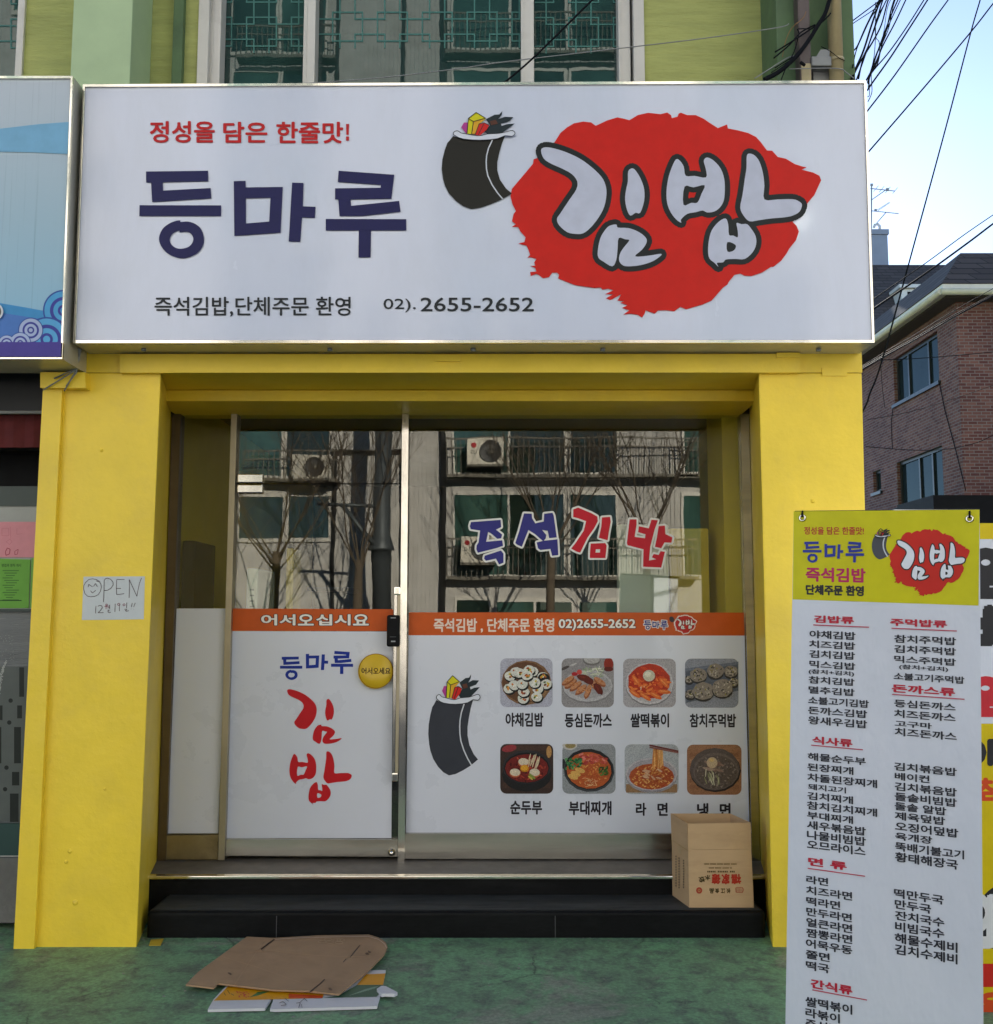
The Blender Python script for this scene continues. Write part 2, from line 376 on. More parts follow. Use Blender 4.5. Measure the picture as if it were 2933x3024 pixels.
def art_roll(A, layer, T, body):
    TT = chain(ROLLC, T); dk = '#23242a'
    b = [(495,510),(440,580),(410,610),(370,720),(335,860),(325,1000),(345,1150),(370,1240),(430,1360),(530,1470),(640,1550),(760,1595),(900,1575),(1060,1520),(1190,1465),(1230,1445),(1370,1365),(1280,1290),(1190,1160),(1150,1020),(1150,900),(1180,760),(1220,620),(1265,510),(1150,555),(900,575),(650,560)]
    A.poly(body, layer, b, TT)
    lv = [(980,260),(1110,195),(1180,190),(1225,140),(1215,200),(1165,260),(1260,225),(1390,230),(1330,290),(1200,325),(1215,360),(1290,335),(1410,325),(1330,385),(1210,470),(1000,480),(960,440),(1040,350)]
    A.poly('#1f2b30', layer + 1, lv, TT)
    A.poly('#b6408f', layer + 2, [(690,480),(615,380),(655,310),(710,310),(710,480)], TT)
    A.poly('#d8cf1c', layer + 3, [(700,480),(720,250),(835,160),(985,250),(900,320),(830,480)], TT)
    A.poly('#e0a82c', layer + 4, [(795,295),(965,250),(900,320),(840,480),(770,480)], TT)
    A.poly('#cf2420', layer + 5, [(820,490),(880,330),(960,315),(1030,350),(990,420),(890,505)], TT)
    A.poly('#5a3527', layer + 3, [(1040,290),(1130,270),(1160,330),(1060,350)], TT)
    for l in ([(720,250),(795,295),(965,250)], [(795,295),(770,480)], [(700,480),(720,250),(835,160),(985,250)], [(870,490),(950,330)], [(820,490),(880,330),(960,315),(1030,350)]):
        A.stroke(dk, layer + 6, l, 2.0, False, TT)
    rice = [(495,480),(520,440),(570,435),(610,465),(700,480),(800,500),(900,505),(1000,480),(1180,470),(1310,440),(1380,430),(1415,470),(1370,515),(1265,505),(1150,550),(900,572),(650,555),(540,515)]
    A.poly('#d9dde6', layer + 6, rice, TT, 2)
    A.stroke(dk, layer + 7, smooth(rice, 2), 2.0, True, TT)
    for l in ([(1075,575),(1020,690),(992,800),(985,890)], [(985,890),(990,1000),(1010,1100),(1070,1230),(1150,1350),(1230,1445)]):
        A.stroke('#cfd3da', layer + 1, l, 3.6, False, TT)

# ------------------------------------------------------------------ surface materials
YEL = (0.88, 0.63, 0.04)
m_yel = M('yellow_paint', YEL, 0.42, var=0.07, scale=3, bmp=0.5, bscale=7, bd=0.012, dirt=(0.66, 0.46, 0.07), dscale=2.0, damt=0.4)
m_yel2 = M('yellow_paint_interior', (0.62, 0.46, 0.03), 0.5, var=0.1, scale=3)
m_stucco = M('olive_stucco', (0.40, 0.43, 0.14), 0.8, var=0.16, scale=5, bmp=0.9, bscale=16, bd=0.012, stretch=(0.45, 1, 2.4), dirt=(0.22, 0.24, 0.09), dscale=3, damt=0.45)
m_pale = M('pale_green_paint', (0.42, 0.55, 0.31), 0.6, var=0.06, scale=4, bmp=0.12, bscale=18, dirt=(0.32, 0.42, 0.24), damt=0.3)
m_dkgreen = M('side_green_paint', (0.10, 0.17, 0.075), 0.7, var=0.14, scale=4, bmp=0.3, bscale=20, dirt=(0.05, 0.07, 0.05))
m_white = M('white_enamel', (0.62, 0.60, 0.55), 0.4, var=0.05, scale=3, bmp=0.05, bscale=20, dirt=(0.35, 0.32, 0.27), dscale=5, damt=0.35)
m_steel = M('stainless_steel', (0.50, 0.47, 0.42), 0.22, 1.0, var=0.12, scale=3, bmp=0.08, bscale=6, bd=0.01, stretch=(0.3, 1, 3), dirt=(0.22, 0.20, 0.16), dscale=2.5, damt=0.6)
m_steelb = M('polished_steel', (0.72, 0.68, 0.6), 0.10, 1.0, var=0.06, scale=4, bmp=0.05, bscale=5, bd=0.01)
m_bronze = M('bronze_aluminium', (0.15, 0.115, 0.075), 0.3, 0.85, var=0.15, scale=4, stretch=(0.3, 1, 1))
m_gold = M('champagne_aluminium', (0.40, 0.35, 0.25), 0.35, 0.9, var=0.1, scale=4)
m_black = M('black_rubber', (0.009, 0.009, 0.01), 0.6, var=0.2, spec=0.1)
m_granite = M('black_granite', (0.004, 0.0043, 0.0047), 0.5, var=0.45, spec=0.13, scale=60, bmp=0.08, bscale=60, bd=0.002, dirt=(0.03, 0.032, 0.032), dscale=5, damt=0.25, stretch=(0.5, 1.6, 1.6))
m_sill = M('worn_stone_sill', (0.14, 0.125, 0.11), 0.55, var=0.2, scale=9, bmp=0.1, dirt=(0.05, 0.045, 0.04), damt=0.6)
m_film = M('white_window_film', (0.62, 0.645, 0.72), 0.28, var=0.02, scale=2, coat=0.25)
m_sign = M('white_flex_face', (0.61, 0.65, 0.77), 0.22, var=0.03, scale=1.5, bmp=0.12, bscale=2.2, bd=0.02, stretch=(1.6, 1, 0.5), coat=0.6, dirt=(0.50, 0.53, 0.60), dscale=1.4, damt=0.35)
m_alu = M('sign_cabinet_aluminium', (0.55, 0.53, 0.45), 0.4, 0.4, var=0.08, scale=5, dirt=(0.3, 0.27, 0.2), damt=0.4)
m_glass = glassmat('shop_glass', (0.90, 0.92, 0.88), 0.02)
m_pipe_a = M('brown_pvc', (0.085, 0.06, 0.055), 0.45, var=0.15)
m_pipe_b = M('beige_pvc', (0.42, 0.35, 0.19), 0.5, var=0.15, scale=4, dirt=(0.22, 0.16, 0.09))
m_cable = M('black_cable', (0.012, 0.013, 0.016), 0.8, var=0.2, spec=0.03)
m_grey_d = M('grey_joint', (0.07, 0.07, 0.07), 0.8)
m_grey = M('grey_plastic', (0.25, 0.26, 0.26), 0.5)
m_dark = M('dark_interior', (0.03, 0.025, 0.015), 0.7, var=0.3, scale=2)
m_card = M('corrugated_cardboard', (0.50, 0.33, 0.175), 0.8, var=0.06, scale=4, bmp=0.08, bscale=120, bd=0.001, stretch=(1, 1, 4), dirt=(0.30, 0.18, 0.09), dscale=3, damt=0.35)
m_card2 = M('dull_cardboard', (0.37, 0.235, 0.13), 0.85, var=0.08, scale=5, bmp=0.1, bscale=90, bd=0.001, dirt=(0.19, 0.11, 0.06), dscale=4, damt=0.45)
m_edge = M('cardboard_edge', (0.36, 0.24, 0.14), 0.9, var=0.2, scale=60)
m_asph = M('asphalt', (0.06, 0.06, 0.062), 0.85, var=0.3, scale=50, bmp=0.4, bscale=180, bd=0.004)
m_conc = M('pavement_concrete', (0.26, 0.25, 0.23), 0.85, var=0.15, scale=6, bmp=0.2, bscale=60)

def green_floor():
    m, nt, b = newmat('green_floor_paint'); v = texco(nt)
    n1 = noise(nt, 2.2, 8, 0.7, v, 0.6); n2 = noise(nt, 9, 8, 0.75, v, 0.3); n3 = noise(nt, 55, 8, 0.75, v); n4 = noise(nt, 1.1, 6, 0.7, v, 1.0)
    g = ramp(nt, n1.outputs[0], [(0.25, (0.115, 0.19, 0.12)), (0.5, (0.155, 0.31, 0.165)), (0.75, (0.18, 0.41, 0.20))])
    d = ramp(nt, n2.outputs[0], [(0.47, (0, 0, 0)), (0.60, (0.85, 0.85, 0.85))])
    c1 = mixc(nt, d.outputs[0], g.outputs[0], (0.10, 0.135, 0.105))
    w_ = ramp(nt, n4.outputs[0], [(0.55, (0, 0, 0)), (0.62, (0.75, 0.75, 0.75))])
    c2 = mixc(nt, w_.outputs[0], c1, (0.25, 0.26, 0.21))
    vo = nt.nodes.new('ShaderNodeTexVoronoi'); vo.inputs['Scale'].default_value = 26; L(nt, v, vo.inputs['Vector']); vo.inputs['Randomness'].default_value = 1.0
    sp_ = ramp(nt, vo.outputs['Distance'], [(0.035, (0.7, 0.7, 0.7)), (0.075, (0, 0, 0))])
    c3 = mixc(nt, sp_.outputs[0], c2, (0.46, 0.48, 0.40))
    g3 = ramp(nt, n3.outputs[0], [(0.36, (0.30, 0.30, 0.30)), (0.5, (1, 1, 1)), (0.64, (1.7, 1.65, 1.6))]); c3 = mixc(nt, 0.5, c3, g3.outputs[0], 'MULTIPLY')
    v2 = texco(nt, (1.0, 7.0, 1.0)); n5 = noise(nt, 5, 6, 0.8, v2, 0.5); sc5 = ramp(nt, n5.outputs[0], [(0.64, (0, 0, 0)), (0.70, (0.55, 0.55, 0.55))]); c3 = mixc(nt, sc5.outputs[0], c3, (0.32, 0.34, 0.28))
    v3 = nt.nodes.new('ShaderNodeTexVoronoi'); v3.feature = 'DISTANCE_TO_EDGE'; v3.inputs['Scale'].default_value = 1.1; n6 = noise(nt, 3, 5, 0.7, v); L(nt, mixc(nt, 0.12, v, n6.outputs['Color']), v3.inputs['Vector'])
    ck = ramp(nt, v3.outputs['Distance'], [(0.0, (0.8, 0.8, 0.8)), (0.006, (0, 0, 0))]); ckm = mixc(nt, 1.0, ck.outputs[0], ramp(nt, n1.outputs[0], [(0.5, (0, 0, 0)), (0.56, (1, 1, 1))]).outputs[0], 'MULTIPLY'); c3 = mixc(nt, ckm, c3, (0.03, 0.04, 0.03))
    L(nt, c3, b.inputs['Base Color'])
    rr = nt.nodes.new('ShaderNodeMapRange'); rr.inputs['To Min'].default_value = 0.42; rr.inputs['To Max'].default_value = 0.75
    L(nt, n2.outputs[0], rr.inputs[0]); L(nt, rr.outputs[0], b.inputs['Roughness'])
    h = mixc(nt, 0.5, n2.outputs[0], n3.outputs[0]); bump(nt, b, h, 0.5, 0.006)
    return m
m_floor = green_floor()
def brick_mat(name, c1, c2, mortar, sc_=1.0):
    m, nt, b = newmat(name); t = nt.nodes.new('ShaderNodeTexCoord'); s = nt.nodes.new('ShaderNodeSeparateXYZ'); L(nt, t.outputs['Object'], s.inputs[0])
    ad = nt.nodes.new('ShaderNodeMath'); L(nt, s.outputs[0], ad.inputs[0]); L(nt, s.outputs[1], ad.inputs[1])
    cb = nt.nodes.new('ShaderNodeCombineXYZ'); L(nt, ad.outputs[0], cb.inputs[0]); L(nt, s.outputs[2], cb.inputs[1])
    br = nt.nodes.new('ShaderNodeTexBrick'); L(nt, cb.outputs[0], br.inputs['Vector']); br.inputs['Scale'].default_value = sc_
    br.inputs['Brick Width'].default_value = 0.165; br.inputs['Row Height'].default_value = 0.058; br.inputs['Mortar Size'].default_value = 0.007; br.inputs['Mortar Smooth'].default_value = 0.2
    br.inputs['Color1'].default_value = (*c1, 1); br.inputs['Color2'].default_value = (*c2, 1); br.inputs['Mortar'].default_value = (*mortar, 1); br.inputs['Bias'].default_value = -0.15
    n = noise(nt, 1.2, 6, 0.65, t.outputs['Object']); r = ramp(nt, n.outputs[0], [(0.3, (0.75, 0.75, 0.78)), (0.7, (1.1, 1.08, 1.05))])
    L(nt, mixc(nt, 1.0, br.outputs[0], r.outputs[0], 'MULTIPLY'), b.inputs['Base Color']); b.inputs['Roughness'].default_value = 0.85
    bump(nt, b, br.outputs['Fac'], -0.5, 0.008); return m
m_brick = brick_mat('red_brick', (0.125, 0.040, 0.034), (0.24, 0.11, 0.085), (0.22, 0.19, 0.18))
def shingle_mat():
    m, nt, b = newmat('asphalt_shingle'); t = nt.nodes.new('ShaderNodeTexCoord'); s = nt.nodes.new('ShaderNodeSeparateXYZ'); L(nt, t.outputs['Object'], s.inputs[0])
    ad = nt.nodes.new('ShaderNodeMath'); L(nt, s.outputs[0], ad.inputs[0]); L(nt, s.outputs[1], ad.inputs[1])
    cb = nt.nodes.new('ShaderNodeCombineXYZ'); L(nt, ad.outputs[0], cb.inputs[0]); L(nt, s.outputs[2], cb.inputs[1])
    br = nt.nodes.new('ShaderNodeTexBrick'); L(nt, cb.outputs[0], br.inputs['Vector']); br.inputs['Scale'].default_value = 1
    br.inputs['Brick Width'].default_value = 0.5; br.inputs['Row Height'].default_value = 0.14; br.inputs['Mortar Size'].default_value = 0.012
    br.inputs['Color1'].default_value = (0.055, 0.046, 0.045, 1); br.inputs['Color2'].default_value = (0.085, 0.072, 0.07, 1); br.inputs['Mortar'].default_value = (0.02, 0.02, 0.02, 1)
    L(nt, br.outputs[0], b.inputs['Base Color']); b.inputs['Roughness'].default_value = 0.9; bump(nt, b, br.outputs['Fac'], -0.6, 0.02); return m
m_shingle = shingle_mat()
def teal_glass(name, c, refl):
    m = bpy.data.materials.new(name); m.use_nodes = True; nt = m.node_tree; nt.nodes.clear()
    o = nt.nodes.new('ShaderNodeOutputMaterial'); mx = nt.nodes.new('ShaderNodeMixShader')
    d = nt.nodes.new('ShaderNodeBsdfDiffuse'); v = texco(nt); n = noise(nt, 1.4, 4, 0.6, v)
    r = ramp(nt, n.outputs[0], [(0.3, tuple(x * 0.6 for x in c)), (0.7, tuple(x * 1.3 for x in c))]); L(nt, r.outputs[0], d.inputs[0])
    g = nt.nodes.new('ShaderNodeBsdfGlossy'); g.inputs['Roughness'].default_value = 0.01; g.inputs[0].default_value = (0.9, 1, 0.97, 1)
    n2 = noise(nt, 3.0, 3, 0.5, v); bp = nt.nodes.new('ShaderNodeBump'); bp.inputs['Strength'].default_value = 0.012; bp.inputs['Distance'].default_value = 0.02
    L(nt, n2.outputs[0], bp.inputs['Height']); L(nt, bp.outputs[0], g.inputs['Normal'])
    mx.inputs[0].default_value = refl; L(nt, d.outputs[0], mx.inputs[1]); L(nt, g.outputs[0], mx.inputs[2]); L(nt, mx.outputs[0], o.inputs[0]); return m
m_teal = teal_glass('teal_window_glass', (0.014, 0.04, 0.036), 0.05)
m_farglass = teal_glass('green_far_glass', (0.045, 0.10, 0.085), 0.1); m_fardark = teal_glass('dark_far_glass', (0.018, 0.035, 0.03), 0.1)

# ------------------------------------------------------------------ the setting: ground
b = MB(); b.face([(-150, -150, -0.12), (150, -150, -0.12), (150, 250, -0.12), (-150, 250, -0.12)]); tag(b.build('road', m_asph), kind='structure')
b = MB(); b.box(-14, 2.9, -2.6, 8.0, -0.115, 0.0, 0.012); tag(b.build('pavement', m_floor), kind='structure')
b = MB(); b.box(-14, 3.06, -2.76, -2.605, -0.115, -0.01, 0.015); tag(b.build('kerb', m_conc), kind='structure')
b = MB(); b.box(-40, 40, -22, -17.0, -0.115, 0.02); tag(b.build('far_pavement', m_conc), kind='structure')

# ------------------------------------------------------------------ the shop building
Yg = 0.72                                             # glazing plane
shop = empty('shop_building', (0, 2, 0), 'olive and yellow painted shop building with a recessed glass front under a wide white signboard', 'building')
zt = Z(262, -0.2)                                     # behind the sign, below its top edge
z1 = Z(1101, 0)
LP = [(189, 1101), (475.5, 1101), (403, 2800), (101, 2826)]
def pillar(poly, inner_right, xt, xbm):
    # front outline traced at the wall face; the inner reveal opens outward towards the glass
    tl, tr, br, bl = [P(*q, 0) for q in poly]; zb = min(bl.z, br.z) - 0.02; ztp = z1
    for v in (tl, tr): v.z = ztp
    for v in (bl, br): v.z = zb
    yb_ = Yg - 0.028
    if inner_right: bk = [Vector((bl.x, yb_, zb)), Vector((xbm, yb_, zb)), Vector((xt, yb_, ztp)), Vector((tl.x, yb_, ztp))]
    else: bk = [Vector((xbm, yb_, zb)), Vector((br.x, yb_, zb)), Vector((tr.x, yb_, ztp)), Vector((xt, yb_, ztp))]
    b = MB(); b.hexa([bl, br, bk[1], bk[0], tl, tr, bk[2], bk[3]], 0.007); return b.build('pillar', m_yel, shop)
pillar(LP, True, X(511, 1188, Yg), X(468, 2545, Yg))
RP_ = [(2240.6, 1101), (2546, 1101), (2587, 2800), (2282, 2796)]
pillar(RP_, False, X(2209, 1188, Yg), X(2243, 2545, Yg))
b = MB(); b.box(P(189, 1060, 0).x, P(2545.5, 1060, 0).x, 0.0, Yg + 0.1, z1 + 0.0015, zt - 0.03); b.build('lintel', m_yel, shop)
b = MB(); b.fp([(354, 1046), (2364, 1046), (2364, 1100), (354, 1100.5)], -0.03, -0.001, 0.004); b.build('trim_board', m_yel, shop)
b = MB(); b.fp([(127, 1146), (184, 1146), (100, 2823), (39, 2823)], -0.025, 0.03, 0.004); b.build('corner_strip', m_yel, shop)
b = MB(); b.fp([(119, 1099), (251, 1099), (253.5, 1146), (119, 1145)], -0.055, 0.03, 0.005); b.build('capital', m_yel, shop)
# little painted-over plates on the beam
for (x0, y0, x1, y1) in ((1286, 1047, 1360, 1067), (2294, 1041, 2363, 1056), (2428, 1086, 2502, 1110)):
    b = MB(); b.fp([(x0, y0), (x1, y0), (x1, y1), (x0, y1)], -0.04 if x1 < 2400 else -0.006, 0.0, 0.003); b.build('mounting_plate', m_yel, shop)
# soffit drop above the glazing
b = MB(); b.box(P(452, 1180, 0.34).x, P(2240, 1180, 0.34).x, 0.36, Yg + 0.1, Z(1184, 0.36), z1 - 0.002); b.build('soffit_drop', m_yel, shop)
# side walls behind the pillars (yellow return of the reveal and outer flank)
xr = P(2546, 1101, 0.0).x
b = MB(); b.box(xr - 0.18, xr - 0.004, Yg - 0.02, 8.0, -0.1, z1); b.box(xr - 0.28, xr - 0.004, 0.285, 8.0, z1 + .001, 9.0); b.build('side_wall', m_dkgreen, shop)
b = MB(); b.box(-7.0, xr - 0.29, 7.8, 8.0, 0, 9.0); b.box(-7.0, -6.8, 0.3, 7.75, 0, 9.0); b.build('rear_wall', m_stucco, shop)
b = MB(); b.box(-7.0, xr, 0.28, 8.0, 9.003, 9.2); b.build('roof', m_conc, shop)
# upper storey
zU = zt - 0.028; zTop = 9.0
wl, wr = X(587, 120, 0.28), X(1902, 120, 0.28); zwt = 5.6
b = MB()
b.box(X(70, 120, 0.28), wl, 0.28, 0.5, zU, zTop); b.box(wr, X(2300, 120, 0.28), 0.28, 0.5, zU, zTop)
b.box(wl, wr, 0.28, 0.5, zwt, zTop); b.box(-6.8, -5.0, 0.28, 0.5, zU, zTop)
b.box(-5.0, X(70, 120, 0.28), 0.28, 0.5, zwt, zTop)
b.build('upper_wall', m_stucco, shop)
b = MB(); b.box(-7, -2.05, 0.5, 0.9, 2.3, zU); b.build('neighbour_lintel', m_dark, shop)
b = MB(); b.box(X(212, 120, 0.0), X(388, 120, 0.0), 0.0, 0.278, zU, zTop, 0.006); b.build('pilaster', m_pale, shop)
b = MB(); b.box(X(2294, 120, 0.0), X(2523, 120, 0.0), 0.0, 0.278, zU, zTop, 0.006); b.build('pilaster', m_dkgreen, shop)
b = MB(); b.box(X(388, 120, 0.0) + 0.12, X(388, 120, 0.0) + 0.17, 0.24, 0.279, zU, zTop); b.build('wall_joint', m_dkgreen, shop)

def up_window(x0, x1, mull, joints):
    wf = MB(); yw = 0.34
    wf.box(x0, x0 + 0.055, 0.262, 0.40, zU, zwt, 0.004); wf.box(x1 - 0.055, x1, 0.262, 0.40, zU, zwt, 0.004); wf.box(x0, x1, 0.263, 0.40, zwt - 0.05, zwt - 0.001, 0.004); wf.box(x0 + .001, x1 - .001, 0.2625, 0.3, zU - 0.03, zU + 0.001)
    o = wf.build('window', m_white, shop)
    for a, bb, yy in mull:
        s = MB(); s.box(a, bb, yy, 0.395, zU, zwt - 0.01, 0.004); s.box(a + 0.012, a + 0.018, yy - 0.004, yy + 0.01, zU, zwt - 0.01)
        s.build('sash', m_white, o)
    g = MB(); g.box(x0 + 0.056, x1 - 0.056, 0.398, 0.41, zU, zwt - 0.01); g.build('pane', m_teal, o)
    return o
Yw = 0.398
uw = up_window(wl, wr, [(X(622, 120, .31), X(653, 120, .31), .30), (X(897, 120, .30), X(932, 120, .30), .29), (X(1539, 120, .30), X(1577, 120, .30), .29), (X(1826, 120, .31), X(1861, 120, .31), .30)], None)
A = Art(vplane(Yw - 0.002))
def lattice(x0, x1, ybot, w, phase):
    c = '#44766f'
    def seg(a, b_):
        (xa, ya), (xb, yb) = a, b_
        xa, xb = max(x0, min(x1, xa)), max(x0, min(x1, xb)); ya, yb = min(ybot, ya), min(ybot, yb)
        if abs(xa - xb) + abs(ya - yb) < 3: return
        if max(a[0], b_[0]) < x0 or min(a[0], b_[0]) > x1 or min(a[1], b_[1]) > ybot: return
        h = w / 2
        A.rect(c, 1, min(xa, xb) - h, min(ya, yb) - h, max(xa, xb) + h, max(ya, yb) + h)
    for fam, oy in ((0, 0), (1, 65)):
        for k in range(-2, 9):
            for r_ in range(-2, 2):
                X0 = x0 + phase + k * 132.5 + fam * 66; Y0 = ybot - 20 - 85 + r_ * 130 + oy + 1
                X1, Y1 = X0 + 88, Y0 + 85
                for e in (((X0, Y0), (X1, Y0)), ((X1, Y0), (X1, Y1)), ((X0, Y1), (X1, Y1)), ((X0, Y0), (X0, Y1))): seg(*e)
lattice(662, 893, 155, 4.2, -66); lattice(940, 1536, 140, 4.2, -90); lattice(1582, 1820, 156, 4.2, -35)
A.build('lattice_film', uw)
lw = MB(); lw.box(X(50, 120, .27), X(71, 120, .27), 0.262, 0.4, zU, zwt, 0.004); o = lw.build('window', m_white, shop)
g = MB(); g.box(-5.0, X(50, 120, .3), 0.36, 0.4, zU, zwt); g.build('pane', m_teal, o)
A = Art(vplane(0.358)); lattice(-120, 48, 160, 4.2, 20); A.build('lattice_film', o)

# ------------------------------------------------------------------ steps and glazed front
zs1 = 0.117; zs2 = 0.206
xl_, xr_ = PZ(434, 2691, zs1).x, PZ(2258, 2688, zs1).x
b = MB(); b.box(xl_, xr_, 0.13, 0.41, -0.05, zs1, 0.018, 3); b.build('step', m_granite, shop)
b = MB(); b.box(P(446, 2600, 0.40).x - .04, P(2268, 2600, 0.40).x + .04, 0.402, Yg + 0.02, -0.05, zs2 - 0.014, 0.004); b.build('step', m_granite, shop)
b = MB(); b.box(P(440, 2580, .39).x - .04, P(2272, 2580, .39).x + .04, 0.385, 0.43, zs2 - 0.012, zs2 + 0.004, 0.004); b.build('nosing', m_steelb, shop)
m_tread = M('dusty_tread', (0.030, 0.033, 0.034), 0.6, var=0.5, scale=7, bmp=0.1, bscale=80, bd=0.002, spec=0.25, stretch=(0.4, 2, 1), dirt=(0.085, 0.088, 0.085), dscale=9, damt=0.5)
b = MB(); b.box(xl_ + .02, xr_ - .02, 0.152, 0.4, zs1 - .01, zs1 + 0.002); b.build('tread', m_tread, shop)
for k in (0.21, 0.66):
    b = MB(); jx = xl_ + (xr_ - xl_) * k; b.box(jx - .0015, jx + .0015, 0.1285, 0.14, 0.0, zs1 - .02); b.build('joint', m_grey_d, shop)
m_lump = m_yel
for px_, py_, rr_ in ((207, 2513, .013), (196, 2545, .011), (222, 2665, .016), (310, 2330, .008), (2400, 1480, .012), (2450, 1900, .008), (2362, 2140, .009), (300, 1330, .01)):
    b = MB(); c = P(px_, py_, 0.001); b.lathe(c, [(0, -.004), (rr_, -.004), (rr_ * .8, .003), (rr_ * .4, .0065), (0, .007)], 9, 'Y'); b.build('paint_lump', m_yel, shop)
zk = Z(2537, Yg)
b = MB(); b.box(P(400, 2580, .43).x, P(2310, 2580, .43).x, Yg + 0.001, 5.2, 0.1, zk - 0.003); b.hexa([((P(440, 2580, .43).x - .08), 0.432, 0.1), ((P(2272, 2580, .43).x + .08), 0.432, 0.1), ((P(2272, 2580, .43).x + .08), Yg, 0.1), ((P(440, 2580, .43).x - .08), Yg, 0.1),
              ((P(440, 2580, .43).x - .08), 0.432, zs2 + 0.002), ((P(2272, 2580, .43).x + .08), 0.432, zs2 + 0.002), ((P(2272, 2580, .43).x + .08), Yg, zk - 0.003), ((P(440, 2580, .43).x - .08), Yg, zk - 0.003)])
b.build('threshold', m_sill, shop)
fr = MB(); fr.use(m_bronze)
fr.pxbox(470, 1186, 2300, 1222, Yg - 0.03, Yg + 0.06, 0.003)                       # head
b2 = fr.build('shopfront_frame', None, shop)
def lean(x0t, x0b, wt, wb, yt, yb, Yf, Yb, mat, name='mullion', parent=None):
    q = MB(); q.fp([(x0t, yt), (x0t + wt, yt), (x0b + wb, yb), (x0b, yb)], Yf, Yb, 0.003); return q.build(name, mat, parent or shop)
lean(509, 464, 26, 26, 1188, 2545, Yg - 0.025, Yg + 0.05, m_bronze, 'jamb')
lean(2186, 2222, 26, 24, 1188, 2545, Yg - 0.025, Yg + 0.05, m_steel, 'jamb')
lean(683, 644, 17, 19, 1222, 2540, Yg - 0.035, Yg + 0.05, m_gold)
lean(1188, 1175, 19, 20, 1222, 2548, Yg - 0.04, Yg + 0.05, m_steelb)
# left side light
b = MB(); b.fp([(536, 1222), (683, 1222), (645, 2466), (492, 2466)], Yg, Yg + 0.008); sl = b.build('side_light', m_glass, shop)
b = MB(); b.fp([(491, 2467), (645, 2466), (643, 2538), (489, 2538)], Yg - 0.02, Yg + 0.04, 0.003); b.build('kick_rail', M('rusty_steel', (0.30, 0.24, 0.13), 0.35, 0.8, var=0.3, scale=4, dirt=(0.12, 0.08, 0.03), dscale=3, damt=0.8), sl)
A = Art(vplane(Yg - 0.001)); A.poly(m_film, 1, [(522, 1797), (667, 1797), (645, 2461), (495, 2461)]); A.build('window_film', sl)
# transom light
b = MB(); b.fp([(702, 1224), (1187, 1224), (1186, 1427), (696, 1427)], Yg, Yg + 0.008); tl = b.build('transom_light', m_glass, shop)
b = MB(); b.pxbox(701, 1399, 775, 1426, Yg - 0.02, Yg - 0.001, 0.006); b.build('patch_fitting', m_steelb, tl)
# door
dr = MB(); dr.fp([(694, 1430), (1186, 1430), (1174, 2479), (668, 2479)], Yg, Yg + 0.01); door = dr.build('door', m_glass, shop)
b = MB(); b.pxbox(700, 1430, 775, 1456, Yg - 0.02, Yg - 0.001, 0.006); b.build('patch_fitting', m_steelb, door)
b = MB(); b.fp([(667, 2478), (1175, 2479), (1174, 2530), (666, 2527)], Yg - 0.022, Yg + 0.03, 0.003); b.build('kick_rail', m_steel, door)
b = MB(); b.lathe(P(1157, 2515, Yg - 0.022), [(0.0, 0.0), (0.019, 0.0), (0.019, 0.014), (0.012, 0.018), (0.012, 0.024), (0.0, 0.024)], 16, 'Y'); b.build('lock_cylinder', m_steelb, door)
b = MB(); b.fp([(1186, 1430), (1188, 1430), (1176, 2528), (1174, 2528)], Yg - 0.012, Yg + 0.03); b.fp([(1158, 1880), (1181, 1880), (1175, 2477), (1156, 2477)], Yg + 0.012, Yg + 0.02); b.build('seal_and_dark_strip', m_black, door)  # seal, plus a black strip standing for the dark seen through bare glass
h = MB(); h.use(m_steelb); h.fp([(1165, 1757), (1173, 1757), (1166, 2283), (1158, 2283)], Yg - 0.05, Yg - 0.03, 0.004); h.use(m_gold); h.fp([(1174, 1757), (1183, 1757), (1176, 2283), (1167, 2283)], Yg - 0.046, Yg - 0.03, 0.002)
hd = h.build('handle', None, door)
for (x0, y0, x1, y1) in ((1164, 1733, 1183, 1757), (1157, 2283, 1175, 2309)):
    h = MB(); h.pxbox(x0, y0, x1, y1, Yg - 0.055, Yg - 0.001, 0.006); h.build('handle_bracket', m_steelb, door)
dl = MB(); dl.use(m_black); dl.pxbox(1142, 1816, 1180, 1910, Yg - 0.075, Yg - 0.001, 0.012, 3); lk = dl.build('digital_lock', None, door)
A = Art(vplane(Yg))
A.poly('#c4561d', 1, [(681, 1797), (1162, 1799), (1161, 1864), (679, 1863)])
A.poly(m_film, 1, [(679, 1864), (1161, 1865), (1156, 2475), (668, 2475)])
for k, ch in enumerate('어서오십시요'):
    x0 = 773 + k * 54.2
    for bb, cc, ly in ((0.075, '#2a1a10', 2), (0.03, '#e9e6e0', 3)): A.text(cc, ly, ch, x0, 1815, x0 + 44, 1846, bb)
Tdoor = boxmap(ORIG_DMR, (827, 1938, 1043, 2008))
def Tdmr(x, y):
    dy = 0 if x < 600 else (-58 if x < 1190 else -61)
    return 780 + (170 + (x - 67) * 0.471) * 0.2755, 1880 + (215 + (y - 433) * 0.457 + dy) * 0.2755
art_dmr(A, '#16308f', 3, Tdmr)
D = crop(0.2755, 780, 1880)
TK = chain(boxmap((350, 403, 1405, 1445), (247, 565, 830, 1150)), D); TB = chain(boxmap((203, 456, 1392, 1450), (272, 1230, 940, 1805)), D)
for S, T in ((KIM, TK), (BAP, TB)):
    for grp in S: A.poly('#bd1620', 3, grp, T, 3)
A.build('printed_film', door)
